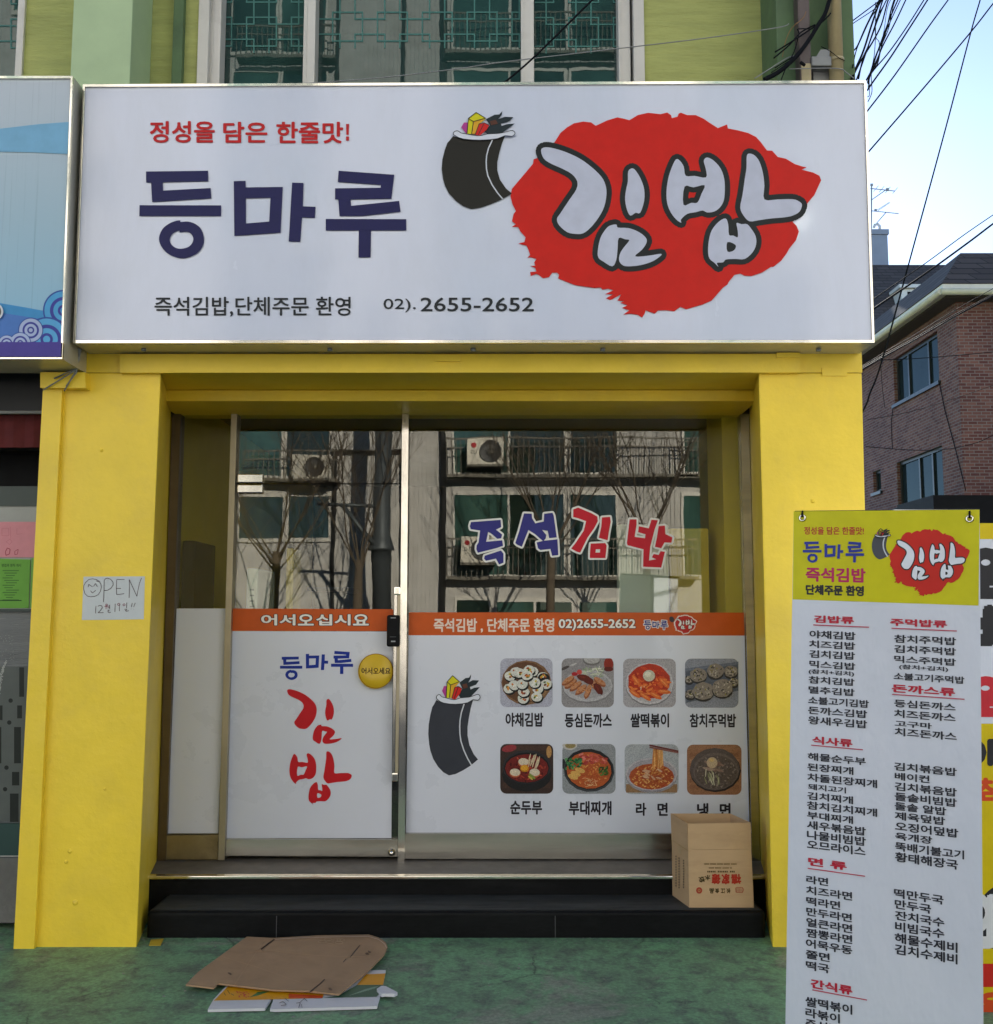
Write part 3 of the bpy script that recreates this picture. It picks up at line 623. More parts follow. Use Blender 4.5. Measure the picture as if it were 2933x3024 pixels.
A = Art(vplane(Yg - 0.0755)); A.rect('#8d9296', 1, 1154, 1823, 1169, 1826); A.rect('#5a5d60', 1, 1152, 1880, 1170, 1881.5); A.rect('#9a9da0', 1, 1155, 1892, 1168, 1896); A.build('lock_marking', door)
# door chime: round yellow sign
c_ = P(1110.6, 1981.5, Yg - 0.001); rr_ = 52 / F * 5.28
ch = MB(); ch.use(M('yellow_plastic', (0.62, 0.41, 0.012), 0.35, var=0.05)); ch.lathe(c_, [(0.0, 0.0), (rr_ * 0.97, 0.0), (rr_, 0.006), (rr_, 0.026), (rr_ * 0.97, 0.030), (0.0, 0.030)], 40, 'Y')
chime = ch.build('door_chime', None); tag(chime, 'round yellow door chime lettered with a greeting, stuck to the glass door', 'door sign')
A = Art(vplane(Yg - 0.0315)); A.text('#3a2a12', 1, '어서오세요', 1068, 1972, 1153, 1991, 0.02)
A.stroke('#8a5a14', 1, [(c[0], c[1]) for c in ringpts(1110.6, 1981.5, 50.5, 50.5, 48)], 1.6, True); A.build('lettering', chime)
# big fixed window
b = MB(); b.fp([(1208, 1224), (2189, 1224), (2214, 2462), (1196, 2462)], Yg, Yg + 0.008); bw = b.build('display_window', m_glass, shop)
b = MB(); b.fp([(1195, 2462), (2221, 2463), (2223, 2537), (1194, 2536)], Yg - 0.02, Yg + 0.04, 0.003); b.build('kick_rail', m_steel, bw)
A = Art(vplane(Yg))
A.poly('#c4561d', 1, [(1208, 1808.5), (2197, 1809), (2199, 1877), (1207, 1876)])
A.poly(m_film, 1, [(1207, 1876), (2199, 1877), (2214, 2460), (1199, 2459)])
A.text('#e6d3c4', 2, '즉석김밥 , 단체주문 환영', 1282, 1827, 1636, 1867, 0.03)
for bb, cc, ly in ((0.075, '#2a1a12', 2), (0.03, '#ece6de', 3)): A.text(cc, ly, '02)2655-2652', 1651, 1829, 1876, 1862, bb)
T = boxmap(ORIG_DMR, (1902, 1832, 1972, 1859)); art_dmr(A, '#2a2f86', 4, T, '#e6dcd4', 5)
T = boxmap(LOGO_BOX, (1994, 1818, 2056, 1871)); A.poly('#e6dcd4', 2, BLOT, boxmap(LOGO_BOX, (1990, 1815, 2059, 1874))); art_logo(A, 3, T, '#bf2a22', '#e9e4df', '#3a2a26', 2.2)
A.ell('#3a3438', 4, 1984, 1829, 7, 9, -0.4)
# word cut out in vinyl, on the window
G = crop(0.3682, 1360, 1460); blue, red, wh = '#30307c', '#c0182c', '#e2e2e0'
WORD = [(blue, [[(85,222),(322,204),(327,262),(285,283),(335,322),(326,352),(296,356),(258,322),(222,300),(206,380),(335,368),(341,412),(290,430),(140,468),(128,440),(130,410),(146,385),(158,290),(82,278),(76,255)]]),
        (blue, [[(195,492),(325,450),(345,475),(345,548),(310,562),(285,515),(205,532),(190,515)]]),
        (blue, [[(510,152),(572,155),(574,190),(600,232),(668,217),(672,155),(738,148),(748,170),(772,345),(712,350),(700,292),(655,285),(688,325),(684,352),(665,377),(600,320),(545,285),(492,420),(458,405),(440,390),(470,300)]]),
        (blue, [[(612,385),(665,372),(778,360),(785,487),(735,492),(722,437),(642,446),(622,432)]]),
        (red, [[(905,120),(945,106),(1050,150),(1098,178),(1102,215),(1070,275),(1020,345),(960,467),(930,458),(888,435),(920,395),(990,290),(1008,215),(940,190),(905,182)]]),
        (red, [[(1135,185),(1200,180),(1205,220),(1190,300),(1180,368),(1110,348),(1130,260)]]),
        (red, [[(1045,395),(1160,390),(1173,412),(1162,510),(1038,510),(1040,450)], [(1086,440),(1121,440),(1119,466),(1083,467)]]),
        (red, [[(1357,200),(1412,200),(1413,240),(1397,340),(1480,352),(1484,320),(1425,303),(1430,255),(1510,272),(1532,203),(1583,208),(1558,280),(1522,420),(1513,530),(1570,520),(1535,505),(1550,478),(1590,485),(1605,455),(1640,460),(1610,587),(1465,580),(1468,440),(1340,408),(1335,388)]]),
        (red, [[(1590,255),(1640,250),(1643,318),(1700,345),(1692,387),(1637,385),(1610,432),(1560,420),(1575,350)]])]
for cc, grp in WORD:
    A.poly(wh, 2, [grp[0]], G)
    A.stroke(wh, 2, grp[0], 11, True, G)
    A.poly(cc, 4, grp, G)
# a plain seaweed rice roll where the panel has its picture
art_roll(A, 2, boxmap((1304.7, 401.5, 1512.6, 617.4), (1265, 2067, 1412, 2290)), '#34373f')
lab = [('야채김밥', 1494, 2106, 1604, 2145), ('등심돈까스', 1669, 2108, 1806, 2147), ('쌀떡볶이', 1863, 2108, 1975, 2147), ('참치주먹밥', 2038, 2109, 2173, 2147), ('순두부', 1508, 2366, 1600, 2404), ('부대찌개', 1681, 2367, 1805, 2406), ('라', 1879, 2372, 1908, 2408), ('면', 1943, 2372, 1971, 2408), ('냉', 2060, 2373, 2091, 2412), ('면', 2127, 2373, 2157, 2412)]
for t, x0, y0, x1, y1 in lab: A.text('#26232a', 2, t, x0, y0, x1, y1, 0.035)
A.build('printed_film', bw)

# the eight food pictures of the panel: flat prints, each a picture of its own on the film
rnd = random.Random(3)
def pick(*c): return rnd.choice(c)
def food(kind, x0, y0, x1, y1):
    A = Art(vplane(Yg - 0.002), 0.00012); A.fine = 0.75; A.clip = (x0, y0, x1, y1); W, H = x1 - x0, y1 - y0; q = [3]
    def nx(): q[0] += 1; return q[0] * 0.25 + 2
    def E(c, u, v, a, b_=None, rot=0, n=16, j=0): A.ell(c, nx(), x0 + u * W, y0 + v * H, a * W, (b_ or a) * H, rot, n, j)
    bgc = {'roll': '#a9aab8', 'cutlet': '#8d8a8b', 'ricecake': '#a5a2a6', 'riceball': '#8c909c', 'tofu': '#3a2b26', 'stew': '#8b8f92', 'noodle': '#a3a8ac', 'cold': '#94694c'}[kind]
    A.rrect(bgc, 1, x0, y0, x1, y1, 18)
    if kind == 'roll':
        E('#7a5a3e', .5, .5, .48, .46); E('#5e3f2a', .48, .49, .44, .42); E('#8a6848', .64, .6, .26, .28)
        for u, v in ((.19,.36),(.3,.28),(.62,.27),(.55,.24),(.82,.38),(.17,.62),(.27,.55),(.88,.53),(.72,.62),(.44,.83),(.7,.79),(.45,.69),(.66,.5),(.42,.53),(.37,.3),(.51,.35)):
            E('#1b1d1c', u + .012, v + .03, .115, .108); E('#cfcfc6', u, v, .108, .1, 0, 14, .06)
            for _ in range(7): E(pick('#c9762a', '#d08a34', '#a4552a', '#4d6a33', '#c8b23c', '#7b3f2a', '#e0dfd6'), u + rnd.uniform(-.045, .045), v + rnd.uniform(-.04, .04), .026, .02, rnd.uniform(0, 3), 8)
    elif kind == 'cutlet':
        E('#6d6a68', .58, .04, .17, .11); E('#a9a6a4', .58, .02, .155, .09); E('#8a2a1c', .9, .12, .09, .15); E('#5e2018', .9, .22, .09, .05)
        E('#4b4443', .06, .2, .1, .03, -.4); E('#b5b3b0', .22, .13, .08, .018, -.4)
        E('#7c7a7b', .5, .58, .49, .34); E('#aeacae', .5, .56, .48, .325); E('#9d9b9d', .52, .55, .42, .27)
        for _ in range(46): E(pick('#b9c0a0', '#cdd0b4', '#9db082', '#7e9a68', '#dcdcc8'), rnd.uniform(.42, .8), rnd.uniform(.19, .38), .05, .008, rnd.uniform(-1.5, 1.5), 6)
        E('#a5232a', .25, .32, .06, .04); E('#c04a44', .34, .28, .05, .05)
        for u, v, r_ in ((.17,.5,-.6),(.27,.55,-.65),(.37,.62,-.7),(.5,.66,-1.2),(.12,.44,-.6),(.65,.55,.9),(.73,.46,.6)):
            E('#8f5230', u, v + .03, .14, .058, r_, 14, .08); E('#b9825e', u, v, .13, .045, r_, 14, .08)
            for _ in range(9): E(pick('#b56f3d', '#c98a55', '#9d5a2e'), u + rnd.uniform(-.07, .07), v + rnd.uniform(-.05, .06), .018, .014, 0, 6)
        for u, v, r_ in ((.5,.44,.5),(.7,.62,1.0),(.42,.4,.2)): E('#5c1f14', u, v, .13, .07, r_, 14, .1); E('#74281a', u - .02, v - .02, .06, .02, r_, 10)
    elif kind == 'ricecake':
        E('#7f7d80', .5, .53, .46, .44); E('#c2bfc2', .5, .51, .455, .43); E('#b2aeb0', .5, .5, .43, .4); E('#b3361c', .49, .47, .40, .36, 0, 20, .04)
        for _ in range(80):
            a = rnd.uniform(0, 6.28); r_ = rnd.uniform(.1, .36) ** 1.0; E(pick('#cf4a20', '#d95f28', '#b8331a', '#e27a36', '#c23f1e', '#a62a16'), .49 + r_ * math.cos(a), .48 + r_ * .85 * math.sin(a), .075, .026, rnd.uniform(-.6, 1.3), 10)
        for u, v, r_ in ((.22,.72,.6),(.42,.78,.6),(.62,.76,.5),(.78,.68,.1),(.25,.45,.9),(.78,.5,.8)): E('#d8692c', u, v, .13, .045, r_, 12); E('#e58b48', u - .01, v - .012, .09, .016, r_, 10)
        E('#9d3a22', .5, .37, .125, .125); E('#cbc4ae', .49, .35, .115, .118); E('#e2dcca', .47, .32, .06, .055)
        for _ in range(6): E('#d9b59a', .36 + rnd.uniform(-.04, .04), .6 + rnd.uniform(-.03, .03), .018, .008, rnd.uniform(0, 3), 6)
    elif kind == 'riceball':
        A.poly('#6d7484', nx(), [(x0, y0 + .2 * H), (x1, y0 + .06 * H), (x1, y0 + .12 * H), (x0, y0 + .27 * H)])
        A.poly('#59606e', nx(), [(x0 + 2, y0 + .26 * H), (x1 - 1, y0 + .12 * H), (x1, y0 + .65 * H), (x0 + 4, y0 + .9 * H)])
        for u, v, s_ in ((.06,.42,.08),(.25,.33,.16),(.57,.25,.16),(.86,.26,.13),(.92,.48,.09),(.06,.72,.1),(.34,.66,.2),(.7,.6,.2)):
            u2 = min(max(u, s_), 1 - s_); E('#383636', u2, v + .05, s_, s_ * .85, 0, 14); E('#8b8177', u2, v, s_ * .98, s_ * .9, 0, 16, .07)
            for _ in range(34): E(pick('#aaa094', '#6a6259', '#3b3a36', '#b4ab9e', '#57534c', '#8e8440', '#c0b7aa'), u2 + rnd.uniform(-.7, .7) * s_, v + rnd.uniform(-.65, .65) * s_, .02, .013, rnd.uniform(0, 3), 6)
    elif kind in ('tofu', 'stew', 'cold', 'noodle'):
        if kind == 'tofu':
            for k in range(6): A.rect(pick('#3a2923', '#463229', '#2f221d'), nx(), x0 + 8, y0 + .03 * H + k * .15 * H, x1 - 8, y0 + .03 * H + k * .15 * H + .1 * H)
            E('#8d3438', .17, .09, .14, .07, -.2); E('#b08450', .92, .16, .05, .12); E('#1b1a1c', .5, .62, .47, .34); E('#2c2a2d', .5, .46, .46, .34); E('#151416', .5, .48, .43, .31); E('#6d1f1c', .5, .49, .41, .285)
            for _ in range(130):
                a = rnd.uniform(0, 6.28); r_ = rnd.uniform(0, .37); E(pick('#8a2a22', '#9d3a2a', '#5c1917', '#b24a34', '#742320', '#45110f'), .5 + r_ * math.cos(a), .5 + r_ * .68 * math.sin(a), .03, .015, rnd.uniform(0, 3), 6)
            for u, v in ((.44,.36),(.28,.57),(.65,.57)): E('#b9603c', u, v + .02, .105, .085); E('#cdbfa6', u, v, .098, .075, .1)
            E('#b8761c', .46, .49, .085, .075); E('#d79b2c', .455, .48, .065, .055)
            for k in range(14): E('#cdb998', .6 + rnd.uniform(-.05, .15), .33 + rnd.uniform(-.07, .1), .012, .09, .25, 8)
            E('#7b8a3c', .6, .65, .08, .025, .7); E('#b9a94a', .57, .68, .06, .02, .7)
        if kind == 'stew':
            E('#bcb7b0', .14, .03, .14, .09); E('#8e7f52', .15, .03, .1, .06)
            E('#26272a', .02, .4, .04, .1); E('#3a3d40', .5, .53, .48, .435, .12); E('#1f2022', .5, .51, .46, .41, .12); E('#b0562a', .5, .53, .425, .37, .12)
            for _ in range(110):
                a = rnd.uniform(0, 6.28); r_ = rnd.uniform(0, .38); E(pick('#c06a30', '#b4552a', '#c9803c', '#a44a26', '#d0904c'), .5 + r_ * math.cos(a), .54 + r_ * .85 * math.sin(a), .03, .014, rnd.uniform(0, 3), 6)
            for _ in range(36): E(pick('#b04438', '#c25a4a', '#9a3730', '#d0786a'), rnd.uniform(.34, .82), rnd.uniform(.2, .4), .045, .022, rnd.uniform(-1, 1), 8)
            for _ in range(50): E(pick('#2f6a3a', '#3f7d48', '#24522e', '#5a9458'), rnd.uniform(.06, .36), rnd.uniform(.3, .5), .03, .02, rnd.uniform(0, 3), 7)
            for _ in range(16): E(pick('#3c5a26', '#557a35', '#2b431c'), rnd.uniform(.68, .85), rnd.uniform(.47, .64), .04, .018, rnd.uniform(0, 3), 7)
            for u, v in ((.25,.6),(.2,.66),(.33,.53)): E('#cfa257', u, v, .1, .05, .3)
            for _ in range(14):
                u, v = rnd.uniform(.42, .68), rnd.uniform(.7, .84); a = rnd.uniform(0, 6.28)
                A.stroke('#d8a878', nx(), [(x0 + (u + .06 * math.cos(a + t)) * W, y0 + (v + .04 * math.sin(a + t)) * H) for t in (0, .6, 1.2, 1.9)], 1.6)
        if kind == 'noodle':
            A.rect('#90704f', nx(), x0 + 4, y0 + .8 * H, x1 - 4, y0 + .97 * H)
            E('#8f8b90', .5, .64, .485, .335); E('#b2adb1', .5, .6, .48, .33); E('#a09ba0', .5, .6, .455, .3); E('#a9502a', .5, .65, .42, .26)
            A.poly('#c07a3a', nx(), [(x0 + .53 * W, y0 + .08 * H), (x0 + .7 * W, y0 + .1 * H), (x0 + .73 * W, y0 + .5 * H), (x0 + .5 * W, y0 + .5 * H)])
            for k in range(14):
                u = .54 + .012 * k; A.stroke(pick('#d39a58', '#b26c30', '#e0b070', '#a85e2a'), nx(), [(x0 + (u + .012 * math.sin(3 * t + k)) * W, y0 + (.09 + .4 * t) * H) for t in (0, .25, .5, .75, 1)], 1.5)
            for _ in range(200):
                a = rnd.uniform(0, 6.28); r_ = .4 * math.sqrt(rnd.random()); u, v = .5 + r_ * math.cos(a), .65 + r_ * .6 * math.sin(a)
                E(pick('#c9803c', '#d69a54', '#b5602e', '#a84624', '#dba866', '#8f3a20'), u, v, .026, .012, rnd.uniform(-1, 1), 7)
            for _ in range(12): E(pick('#c79a78', '#6a7040', '#8f2f20', '#d2ab88'), rnd.uniform(.33, .65), rnd.uniform(.52, .68), .06, .02, rnd.uniform(-.3, .9), 9)
            A.stroke('#6b3734', nx(), [(x0 + .47 * W, y0 + .02 * H), (x1, y0 + .14 * H)], 5); A.stroke('#8d5a52', nx(), [(x0 + .47 * W, y0 + .06 * H), (x1, y0 + .17 * H)], 4)
        if kind == 'cold':
            for k in range(7): A.rect(pick('#9a6f52', '#8a6046', '#a57a5c'), nx(), x0 + 8, y0 + .03 * H + k * .13 * H, x1 - 8, y0 + .03 * H + k * .13 * H + .07 * H)
            E('#2b2523', .52, .52, .47, .43); E('#5a504c', .51, .49, .46, .425); E('#6b5f5a', .53, .53, .42, .37); E('#5d524c', .53, .55, .39, .34)
            for _ in range(150):
                a = rnd.uniform(0, 6.28); r_ = .37 * math.sqrt(rnd.random()); E(pick('#6e625b', '#51463f', '#7d7068', '#63564a', '#877b72'), .53 + r_ * math.cos(a), .55 + r_ * .86 * math.sin(a), .024, .014, rnd.uniform(0, 3), 6)
            for _ in range(10): E(pick('#8d7468', '#7b6055', '#a28b7e'), rnd.uniform(.32, .62), rnd.uniform(.36, .52), .1, .025, rnd.uniform(-.1, .5), 10)
            for _ in range(16): E(pick('#b5b191', '#c9c5ab', '#8e9068'), rnd.uniform(.32, .6), rnd.uniform(.56, .74), .01, .09, rnd.uniform(-.5, .3), 8)
            E('#c2ab8c', .46, .36, .1, .11); E('#d2b57a', .45, .31, .045, .035)
    return A
for kind, x0, y0, x1, y1 in (('roll', 1477.5, 1944, 1632, 2088), ('cutlet', 1658.7, 1944, 1813, 2089), ('ricecake', 1840.5, 1945, 1996, 2089), ('riceball', 2023, 1945, 2181, 2090),
                             ('tofu', 1477.5, 2197, 1634, 2344), ('stew', 1661, 2197, 1818, 2344), ('noodle', 1845, 2198, 2004, 2345), ('cold', 2029, 2199, 2190, 2347)):
    food(kind, x0, y0, x1, y1).build('food_picture', bw)

# ------------------------------------------------------------------ interior seen through the glass
def solo(b, name, mat, label, cat, group=None):
    return tag(b.build(name, mat), label, cat, group)
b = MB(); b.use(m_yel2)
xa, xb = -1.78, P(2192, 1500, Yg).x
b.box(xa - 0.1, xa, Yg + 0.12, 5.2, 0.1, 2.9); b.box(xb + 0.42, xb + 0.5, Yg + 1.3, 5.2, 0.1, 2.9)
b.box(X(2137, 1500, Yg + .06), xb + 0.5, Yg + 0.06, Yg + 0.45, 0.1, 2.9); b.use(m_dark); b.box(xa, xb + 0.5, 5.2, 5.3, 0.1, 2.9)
b.build('interior_wall', None, shop)
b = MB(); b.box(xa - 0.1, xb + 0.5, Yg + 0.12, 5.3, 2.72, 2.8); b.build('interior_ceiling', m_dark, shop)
m_iv = M('ivory_panel', (0.52, 0.56, 0.50), 0.4, var=0.04)
def px_at(x0, y0, x1, y1, Y, d, mat, name, label, cat, zfloor=0.24, extra=None):
    a, c = P(x0, (y0 + y1) / 2, Y), P(x1, (y0 + y1) / 2, Y); zt_ = Z(y0, Y)
    b = MB(); b.use(mat); b.box(a.x, c.x, Y, Y + d, zfloor, zt_, 0.012)
    if extra: extra(b, a.x, c.x, Y, zt_)
    return solo(b, name, None, label, cat)
def acx(b, x0, x1, Y, zt_):
    b.use(m_grey)
    for k in range(6): b.box(x0 + (x1 - x0) * .35, x0 + (x1 - x0) * .68, Y - 0.004, Y + 0.002, zt_ - 0.12 - k * 0.03, zt_ - 0.112 - k * 0.03)
px_at(727, 1678, 762, 1800, Yg + .1, 0.42, m_iv, 'standing_air_conditioner', 'slim ivory standing air conditioner with six vent slots behind the glass door', 'air conditioner', extra=acx)
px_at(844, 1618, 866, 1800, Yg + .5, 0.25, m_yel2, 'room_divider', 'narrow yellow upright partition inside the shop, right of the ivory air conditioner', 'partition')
px_at(1827, 1548, 1977, 1812, Yg + .09, 0.1, m_iv, 'pale_panel', 'pale upright panel added behind the glass, at the last two vinyl letters', 'partition')  # pale block added behind the glass, where the banner's back is mirrored
px_at(1979, 1560, 2096, 1812, Yg + .22, 0.3, m_yel2, 'yellow_block', 'tall mustard yellow block added behind the glass, right of the pale panel', 'cabinet')  # yellow block added beside it, where the second banner is mirrored
px_at(535, 1596, 576, 1800, Yg + .15, 0.4, m_black, 'black_cabinet', 'black cabinet against the yellow inner wall behind the narrow left pane', 'cabinet')
def tblx(b, x0, x1, Y, zt_): b.box(x0 - .05, x1 + .05, Y - .05, Y + .75, zt_, zt_ + .03)
px_at(930, 1746, 996, 1812, 2.8, 0.6, M('navy_counter', (0.02, 0.035, 0.06), 0.4), 'counter', 'dark navy counter deep inside the shop behind the glass door', 'counter', extra=tblx)

# ------------------------------------------------------------------ wide white signboard
Ys = -0.20
SC = [(245, 249), (2558, 237), (2583, 1012), (216, 1013)]
sign = empty('signboard', (0, 0, Z(630, Ys)), 'wide white signboard with big navy words and a red brush blot', 'signboard')
b = MB(); b.fp(SC, Ys + 0.004, -0.006, 0.004); b.build('cabinet', m_alu, sign)
ins = [(251, 256), (2552, 245), (2576, 1004), (223, 1005)]
A = Art(vplane(Ys + 0.003)); A.poly(m_sign, 1, ins); A.build('face_panel', sign)
fm = MB()
def edge_bar(a, c, a2, c2): fm.prism([P(*q, Ys - 0.006) for q in (a, c, c2, a2)], (0, 0.012, 0))
for i in range(4): edge_bar(SC[i], SC[(i+1) % 4], ins[i], ins[(i+1) % 4])
fm.build('frame', m_steelb, sign)
for px_ in (425, 975, 1398, 1780, 2417):
    bt = MB(); bt.lathe(P(px_, 1030, Ys + .1) + Vector((0, 0, 0.0)), [(0, -.012), (.012, -.012), (.012, .0), (.0, .0)], 8); bt.build('bolt', m_grey, sign)
A = Art(vplane(Ys - 0.0005)); I = lambda x, y: (x, y)
A.text('#c01c20', 1, '정성을', 444, 359, 633, 420, 0.024); A.text('#c01c20', 1, '담은', 661, 361, 788, 420, 0.024)
A.text('#c01c20', 1, '한줄맛', 818, 361, 1012, 422, 0.024); A.poly('#c01c20', 1, [(1022, 366), (1031, 366), (1030, 398), (1023, 398)]); A.poly('#c01c20', 1, [(1022, 403), (1031, 403), (1031, 415), (1022, 415)])
art_dmr(A, '#1c1c50', 2, C1)
A.text('#24282c', 1, '즉석김밥,단체주문 환영', 457, 877, 1035, 934, 0.012)
A.text('#24282c', 1, '02).', 1133, 882, 1228, 922, 0.004); A.text('#24282c', 1, '2655-2652', 1243, 879, 1576, 919, 0.01)
art_logo(A, 2, I, '#cf1a0e', '#c4c8d8', '#1a1e1f', 32)
art_roll(A, 2, I, '#201e18')
A.build('print', sign)

# ------------------------------------------------------------------ neighbour's signboard
Yn = -0.27
nsg = empty('neighbour_signboard', (P(100, 640, Yn).x, -0.2, Z(640, Yn)), 'pale blue signboard with curling waves and a violet foot, cut off at the left edge', 'signboard')
NC = [(-1500, 224), (215, 224), (184, 1060), (-1500, 1060)]
b = MB(); b.fp(NC, Yn + 0.004, 0.0, 0.004); b.build('cabinet', m_alu, nsg)
def sky_face():
    m, nt, bb = newmat('blue_gradient_print'); t = nt.nodes.new('ShaderNodeTexCoord'); s = nt.nodes.new('ShaderNodeSeparateXYZ'); L(nt, t.outputs['Object'], s.inputs[0])
    mr = nt.nodes.new('ShaderNodeMapRange'); mr.inputs['From Min'].default_value = Z(1000, Yn); mr.inputs['From Max'].default_value = Z(230, Yn); L(nt, s.outputs[2], mr.inputs[0])
    r = ramp(nt, mr.outputs[0], [(0.0, (0.20, 0.45, 0.62)), (0.45, (0.30, 0.46, 0.56)), (1.0, (0.46, 0.52, 0.58))])
    v = texco(nt, (30, 1, 0.25)); n = noise(nt, 3, 5, 0.7, v); r2 = ramp(nt, n.outputs[0], [(0.58, (1, 1, 1)), (0.72, (0.72, 0.74, 0.76))])
    L(nt, mixc(nt, 1.0, r.outputs[0], r2.outputs[0], 'MULTIPLY'), bb.inputs['Base Color']); bb.inputs['Roughness'].default_value = 0.25; return m
A = Art(vplane(Yn + 0.003)); A.poly(sky_face(), 1, [(-1490, 230), (209, 230), (179, 1053), (-1490, 1053)]); A.build('face_panel', nsg)
A = Art(vplane(Yn - 0.0005), 0.0004); N = crop(0.6312, 0, 0); N5 = crop(0.2551, 0, 700)
A.poly('#7ab0d0', 1, [(-400, 470), (0, 380), (120, 366), (204, 360), (200, 455), (100, 450), (0, 448), (-400, 520)], None)
A.poly('#3f8fc4', 2, [(-400, 880), (0, 895), (60, 905), (187, 928), (181, 1010), (-400, 1010)])
A.poly('#4a78bd', 3, [(-400, 900), (0, 923), (110, 940), (186, 960), (181, 1012), (-400, 1012)])
A.poly('#4a3f92', 30, [(-400, 1010), (181, 1010), (179.5, 1053), (-400, 1053)])
def wave(cx, cy, r, c1, c2, k, cl=208):
    # nested arcs on a printed wave: clipped at the frame and the violet foot
    for i, (f, c) in enumerate(((1.0, '#2f4f9c'), (.93, c1), (.66, '#3a3f96'), (.50, c1), (.28, '#3a3f96'), (.16, c2))):
        pts = []
        for q in range(36):
            t = 2 * math.pi * q / 36; x = cx + r * f * math.cos(t); y = cy + r * f * math.sin(t)
            lim = 209 - (y - 230) * 30 / 823.0
            pts.append((min(x, lim), min(y, 1010.5)))
        A._add(pts, [list(range(36))], c, k + i)
wave(188, 917, 61, '#4d9fd0', '#4d9fd0', 5); wave(138, 1002, 66, '#5aa8d8', '#5aa8d8', 11); wave(91, 975, 37, '#a9b8d6', '#a9b8d6', 17); wave(60, 1013, 32, '#a9b8d6', '#a9b8d6', 23); wave(20, 1015, 26, '#a9b8d6', '#a9b8d6', 23)
A.ell('#cfd2d6', 24, -16, 920, 26, 26, n=24); A.ell('#6a6a66', 25, -16, 920, 20, 20, n=24)
A.build('print', nsg)
fm = MB(); ns = [(-1490, 231), (209, 231), (179, 1052), (-1490, 1052)]
def ebar2(a, c, a2, c2): fm.prism([P(*q, Yn - 0.006) for q in (a, c, c2, a2)], (0, 0.012, 0))
for i in range(4): ebar2(NC[i], NC[(i+1) % 4], ns[i], ns[(i+1) % 4])
fm.build('frame', m_steelb, nsg)
# loose wires hanging between the signs
nw = MB()
for pts in ([(228, 1030), (232, 1085), (160, 1118)], [(240, 1032), (228, 1090), (128, 1152)], [(234, 1028), (230, 1085), (190, 1155)], [(238, 1030), (226, 1100), (196, 1140)]):
    nw.tube([P(a, c, -0.1 + 0.02 * k) for k, (a, c) in enumerate(pts)], 0.0035, 5)
solo(nw, 'loose_wire', m_grey, 'thin grey wire ends dangling between the two signboards over the yellow capital', 'wires')

# ------------------------------------------------------------------ neighbour's shopfront at the left edge
Yb = 0.30
nb = empty('neighbour_shopfront', (-2.4, 0.3, 0), 'dark neighbouring shopfront with a red blind and patterned frosted glass at the left edge', 'shopfront')
def nbx(y0, y1, Yf, mat, name, d=0.08):
    b = MB(); b.box(-6.8, X(150, 1500, 0.02), Yf, Yf + d, Z(y1, Yf), Z(y0, Yf)); return b.build(name, mat, nb)
nbx(1040, 1212, Yb - .05, M('charcoal_fascia', (0.018, 0.018, 0.02), 0.5), 'fascia')
nbx(1213, 1221, Yb - .07, m_grey, 'blind_rail', .02)
b = MB()
xs = [-6.0 + i * 0.05 for i in range(85)]
for i in range(84): b.face([(xs[i], Yb + .02 + .012 * (i % 2), Z(1222, Yb)), (xs[i+1], Yb + .02 + .012 * ((i+1) % 2), Z(1222, Yb)), (xs[i+1], Yb + .03 + .012 * ((i+1) % 2), Z(1318, Yb)), (xs[i], Yb + .03 + .012 * (i % 2), Z(1318, Yb))])
b.build('blind', M('dull_red_cloth', (0.14, 0.018, 0.02), 0.8, var=0.35, scale=3), nb)
nbx(1300, 1500, Yb + .3, m_black, 'dark_recess')
nbx(1436, 1494, Yb, M('dark_green_sash', (0.012, 0.03, 0.024), 0.4), 'sash')
nbx(1494, 1800, Yb + .01, M('pale_glass_backing', (0.30, 0.31, 0.29), 0.2, var=0.08), 'window_pane', .02)
nbx(1798, 1806, Yb - .01, M('dark_green_sash', (0.012, 0.03, 0.024), 0.4), 'glazing_bar', .03)
nbx(1806, 2432, Yb + .01, M('frosted_grey_glass', (0.12, 0.13, 0.135), 0.25, var=0.2, scale=4, bmp=0.4, bscale=150, bd=.003, stretch=(0.2, 1, 3)), 'frosted_pane', .02)
nbx(2432, 2530, Yb - .01, M('bottle_green_rail', (0.012, 0.05, 0.045), 0.4), 'bottom_rail')
nbx(2528, 2534, Yb - .02, m_white, 'rail_trim')
nbx(2534, 2725, Yb - .05, M('rough_concrete', (0.17, 0.165, 0.155), 0.9, var=0.25, scale=5, bmp=0.6, bscale=25, bd=.01), 'plinth')
nbx(2725, 2860, Yb + .05, m_black, 'plinth_gap')
A = Art(vplane(Yb + 0.009), 0.0004); Q = crop(0.5102, 0, 1800)
for (x0, y0, x1, y1) in ((112, 335, 140, 505), (100, 555, 128, 630), (82, 680, 122, 890), (70, 940, 112, 1018), (58, 1065, 108, 1230), (-8, 555, 15, 640), (-20, 680, 8, 890)):
    A.rect('#262b28', 2, *Q(x0, y0), *Q(x1, y1))
for x, y in ((62, 527), (54, 654), (38, 915), (30, 1040)): A.ell('#262b28', 2, *Q(x, y), 6.5)
A.poly('#5d6260', 1, [Q(-200, 330), Q(45, 330), Q(110, 330), Q(170, 330), Q(130, 1225), Q(-200, 1225)])
for k in range(90):
    t = k / 90; A.ell('#a3a5a2', 3, *Q(40 - 50 * t ** .5 + random.uniform(-9, 9), 300 + 190 * t + random.uniform(-6, 6)), 2.0, n=6)
for k in range(40): A.ell('#8d908e', 3, *Q(random.uniform(-10, 80), random.uniform(150, 300)), 1.2, n=5)
A.build('frosted_pattern', nb)
def poster(c, pts, label, marks):
    A = Art(vplane(Yb + 0.006), 0.0008); A.poly(c, 1, pts); marks(A); return A
